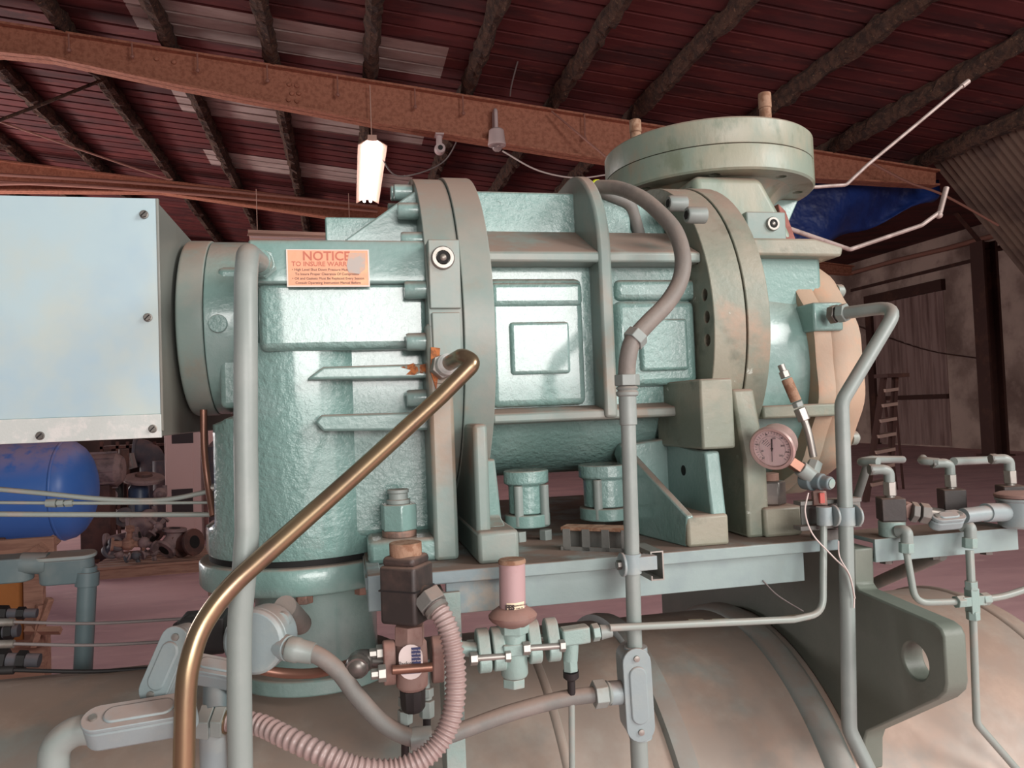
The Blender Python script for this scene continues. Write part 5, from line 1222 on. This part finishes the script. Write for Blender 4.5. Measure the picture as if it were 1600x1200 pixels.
MB().lathe([(.10, -.3), (.19, -.26), (.2, .18), (.15, .24), (.05, .26)], p, (1, 0, 0), 24).build('frame', M_scrap, t)
MB().box(p.x-.2, p.x+.12, p.y-.12, p.y+.12, 0, p.z-.17).build('stand', M_scrap3, t)
for k in range(8): MB().obox(p+Vector((0, .2*math.cos(k*.785), .2*math.sin(k*.785))), (1, 0, 0), (0, math.cos(k*.785), math.sin(k*.785)), (0, -math.sin(k*.785), math.cos(k*.785)), .18, .02, .008).build('fin', M_scrap, t)
rk = thing('steel_rack', 'rusty steel rack of dark machine parts behind the pallet', 'rack', AZ(195, 840))
ry = 12.2
for px in (160, 185, 201, 243):
    q = A(px, 760, ry); MB().box(q.x-.02, q.x+.02, ry-.02, ry+.02, 0, A(px, 690, ry).z).build('upright', M_scrap3, rk)
qa_, qb_ = A(155, 700, ry), A(244, 697, ry)
for z_ in (qa_.z, .75, .3): MB().box(qa_.x, qb_.x, ry-.02, ry+.6, z_-.02, z_+.02).build('shelf', M_scrap3, rk)
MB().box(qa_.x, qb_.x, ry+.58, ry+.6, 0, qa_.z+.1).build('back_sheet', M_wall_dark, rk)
for i, (px, py, r_, yy, mt, lb_) in enumerate(((178, 730, .17, 10.5, M_scrap3, 'dark brown pump casing on the rack upper left'), (172, 775, .15, 10.4, M_blk, 'black coiled pump casing on the rack lower left'), (250, 772, .08, 10.2, M_scrap, 'dusty valve casing beside the pink cabinet'), (195, 808, .12, 10.3, M_scrap2, 'slate pump casing low on the rack'), (232, 808, .10, 10.2, M_scrap, 'pale pump casing low on the rack by the bucket'))):
    q = A(px, py, yy); t = thing('pump_casing', lb_, 'pump', q-Vector((0, 0, r_)), 'pump casings on the rack')
    MB().lathe([(r_*.5, -.16), (r_, -.12), (r_, .06), (r_*.6, .1)], q, (.3, -1, .1), 22).build('volute', mt, t, bevel=.01)
    MB().cyl(q+Vector((r_*.7, 0, 0)), q+Vector((r_*.7, 0, r_*1.3)), r_*.35, 14).build('outlet', mt, t)
    MB().lathe([(r_*.55, .1), (r_*.55, .13), (r_*.25, .15)], q, (.3, -1, .1), 18).build('cover', M_scrap, t)
t = thing('bucket', 'grey bucket standing on the floor before the pink cabinet', 'bucket', AZ(277, 835)); q = AZ(277, 832)
MB().lathe([(.10, 0), (.13, .28), (.137, .285), (.137, .3)], (q.x, q.y, 0), (0, 0, 1), 22).build('pail', M_cable, t)
MB().lathe([(.12, .301), (.12, .303)], (q.x, q.y, 0), (0, 0, 1), 22).build('contents', M_blk, t)
# pink cabinet
cy_ = 10.9; c0_, c1_ = A(258, 750, cy_).x, A(314, 750, cy_).x; cz = A(290, 678, cy_).z
cab = thing('cabinet', 'tall pink beige electrical cabinet with dark vents', 'cabinet', ((c0_+c1_)/2, cy_+.25, 0))
MB().box(c0_, c1_, cy_, cy_+.5, 0, cz+.35).build('case', M_cabinet, cab, bevel=.01)
MB().box(c0_+.02, c1_-.09, cy_-.015, cy_, .1, cz+.3).build('door', M_cabinet, cab, bevel=.005)
for (y0_, y1_) in ((672, 692), (765, 800)):
    a_, b_ = A(268, y0_, cy_-.02), A(302, y1_, cy_-.02)
    o = MB().box(a_.x, b_.x, cy_-.02, cy_-.014, b_.z, a_.z).build('vent', M_vent, cab)
    for k in range(5): MB().box(a_.x, b_.x, cy_-.026, cy_-.018, b_.z+(a_.z-b_.z)*(k+.35)/5, b_.z+(a_.z-b_.z)*(k+.5)/5).build('louvre', M_vent, o)
# second cabinet and drum further right, seen in the gap
a_, b_ = A(326, 700, 11.6), A(341, 700, 11.6)
c2b = thing('cabinet', 'narrow pink cabinet in the gap beside the suction housing', 'cabinet', ((a_.x+b_.x)/2, 11.8, 0))
MB().box(a_.x, b_.x, 11.6, 12.0, 0, A(330, 640, 11.6).z).build('case', M_cabinet, c2b, bevel=.008)
MB().box(a_.x+.03, b_.x-.02, 11.59, 11.6, .15, A(330, 655, 11.6).z).build('door', M_cabinet, c2b, bevel=.004)
q = A(349, 720, 11); t = thing('steel_drum', 'dark grey drum in the gap left of the suction housing', 'drum', (q.x, 11, 0))
MB().lathe([(.28, 0), (.3, .02), (.3, .35), (.31, .36), (.3, .37), (.3, .7), (.31, .71), (.3, .72), (.3, A(349, 685, 11).z-.1), (.2, A(349, 685, 11).z)], (q.x+.1, 11, 0), (0, 0, 1), 28).build('shell', M_scrap2, t)
MB().cyl((q.x, 10.95, A(349, 685, 11).z-.05), (q.x, 10.95, A(349, 685, 11).z+.03), .05, 12).build('bung', M_scrap, t)
# timber crate in the lower left corner
cr_y = 4.6
cr = thing('timber_crate', 'broken timber crate with an orange board at the left edge', 'crate', (A(20, 960, cr_y).x, cr_y+.4, 0))
def bp(x0, y0, x1, y1, Y, d, mt, name):
    a_, c_ = A(x0, y0, Y), A(x1, y1, Y); MB().box(a_.x, c_.x, Y, Y+d, c_.z, a_.z).build(name, mt, cr, bevel=.004)
bp(-80, 886, 36, 1000, cr_y, .03, M_orange, 'orange_board')
bp(35, 876, 68, 1010, cr_y-.03, .05, M_wood, 'post')
bp(-80, 850, 84, 866, cr_y+.05, .05, M_wood, 'top_rail')
zlow = A(0, 1000, cr_y).z
MB().box(A(-80, 990, cr_y).x, A(66, 990, cr_y).x, cr_y+.02, cr_y+.12, 0, zlow+.02).build('base', M_wood, cr)
a_, c_ = A(46, 872, cr_y-.1), A(84, 846, cr_y+.2)
MB().tube([a_, c_], .04, 4).build('loose_slat', M_wood, cr, flat=True)
for i, (x0, y0, x1, y1) in enumerate(((50, 1010, 78, 935), (40, 985, 95, 985), (55, 1000, 62, 945))):
    MB().tube([A(x0, y0, cr_y-.1), A(x1, y1, cr_y-.12)], .022, 4).build('splinter', M_wood, cr, flat=True)
# low offcut boards on the floor beside the pallet
for (x0, y0, x1, y1, lb_) in ((95, 890, 150, 878, 'loose plank on the floor in front of the scrap pallet'), (250, 822, 300, 816, 'flat board leaning low behind the scrap pallet')):
    p0_, p1_ = AZ(x0, y0), AZ(x1, y1); d_ = (p1_-p0_).normalized(); s_ = Vector((-d_.y, d_.x, 0)); mid = (p0_+p1_)/2
    o = MB(); 
    o.obox(mid+Vector((0, 0, .02)), d_, s_, (0, 0, 1), (p1_-p0_).length/2, .07, .02); o.build('plank', M_wood, label=lb_, cat='plank', bevel=.004)

# ============================================================ THIN STEEL RELIEF TUBES BEHIND THE OUTLET
rt_ = thing('relief_tube', 'long bare steel tube slanting up behind the outlet flange', 'tube', A(1300, 290, 2.0))
MB().tube(fillet([Vector((.92, 1.70, 1.97)), A(1262, 293, 2.0), A(1322, 289, 2.0), A(1355, 258, 2.0), A(1430, 196, 2.0), A(1510, 129, 2.0)], .03), .0052, 12).build('tube', M_dulltube, rt_, ang=60)
d_ = (A(1510, 129, 2.0)-A(1500, 137, 2.0)).normalized()
MB().cyl(A(1503, 135, 2.0), A(1513, 127, 2.0), .008, 12).build('end_ferrule', M_dulltube, rt_)
rt_ = thing('vent_tube', 'bent pale steel tube reaching right in front of the blue tarp', 'tube', A(1320, 390, 1.9))
MB().tube(fillet([Vector((NC.x+.1, 1.68, 1.95)), A(1232, 357, 1.74), A(1328, 390, 1.9), A(1440, 352, 1.95), A(1470, 330, 1.95), A(1479, 293, 1.95)], .035), .0062, 12).build('tube', M_dulltube, rt_, ang=60)
MB().sphere(A(1467, 336, 1.95), .011, n=12).build('joint', M_dulltube, rt_)
MB().tube([A(1468, 334, 1.95), A(1479, 293, 1.95)], .0078, 12).build('end_sleeve', M_dulltube, rt_)
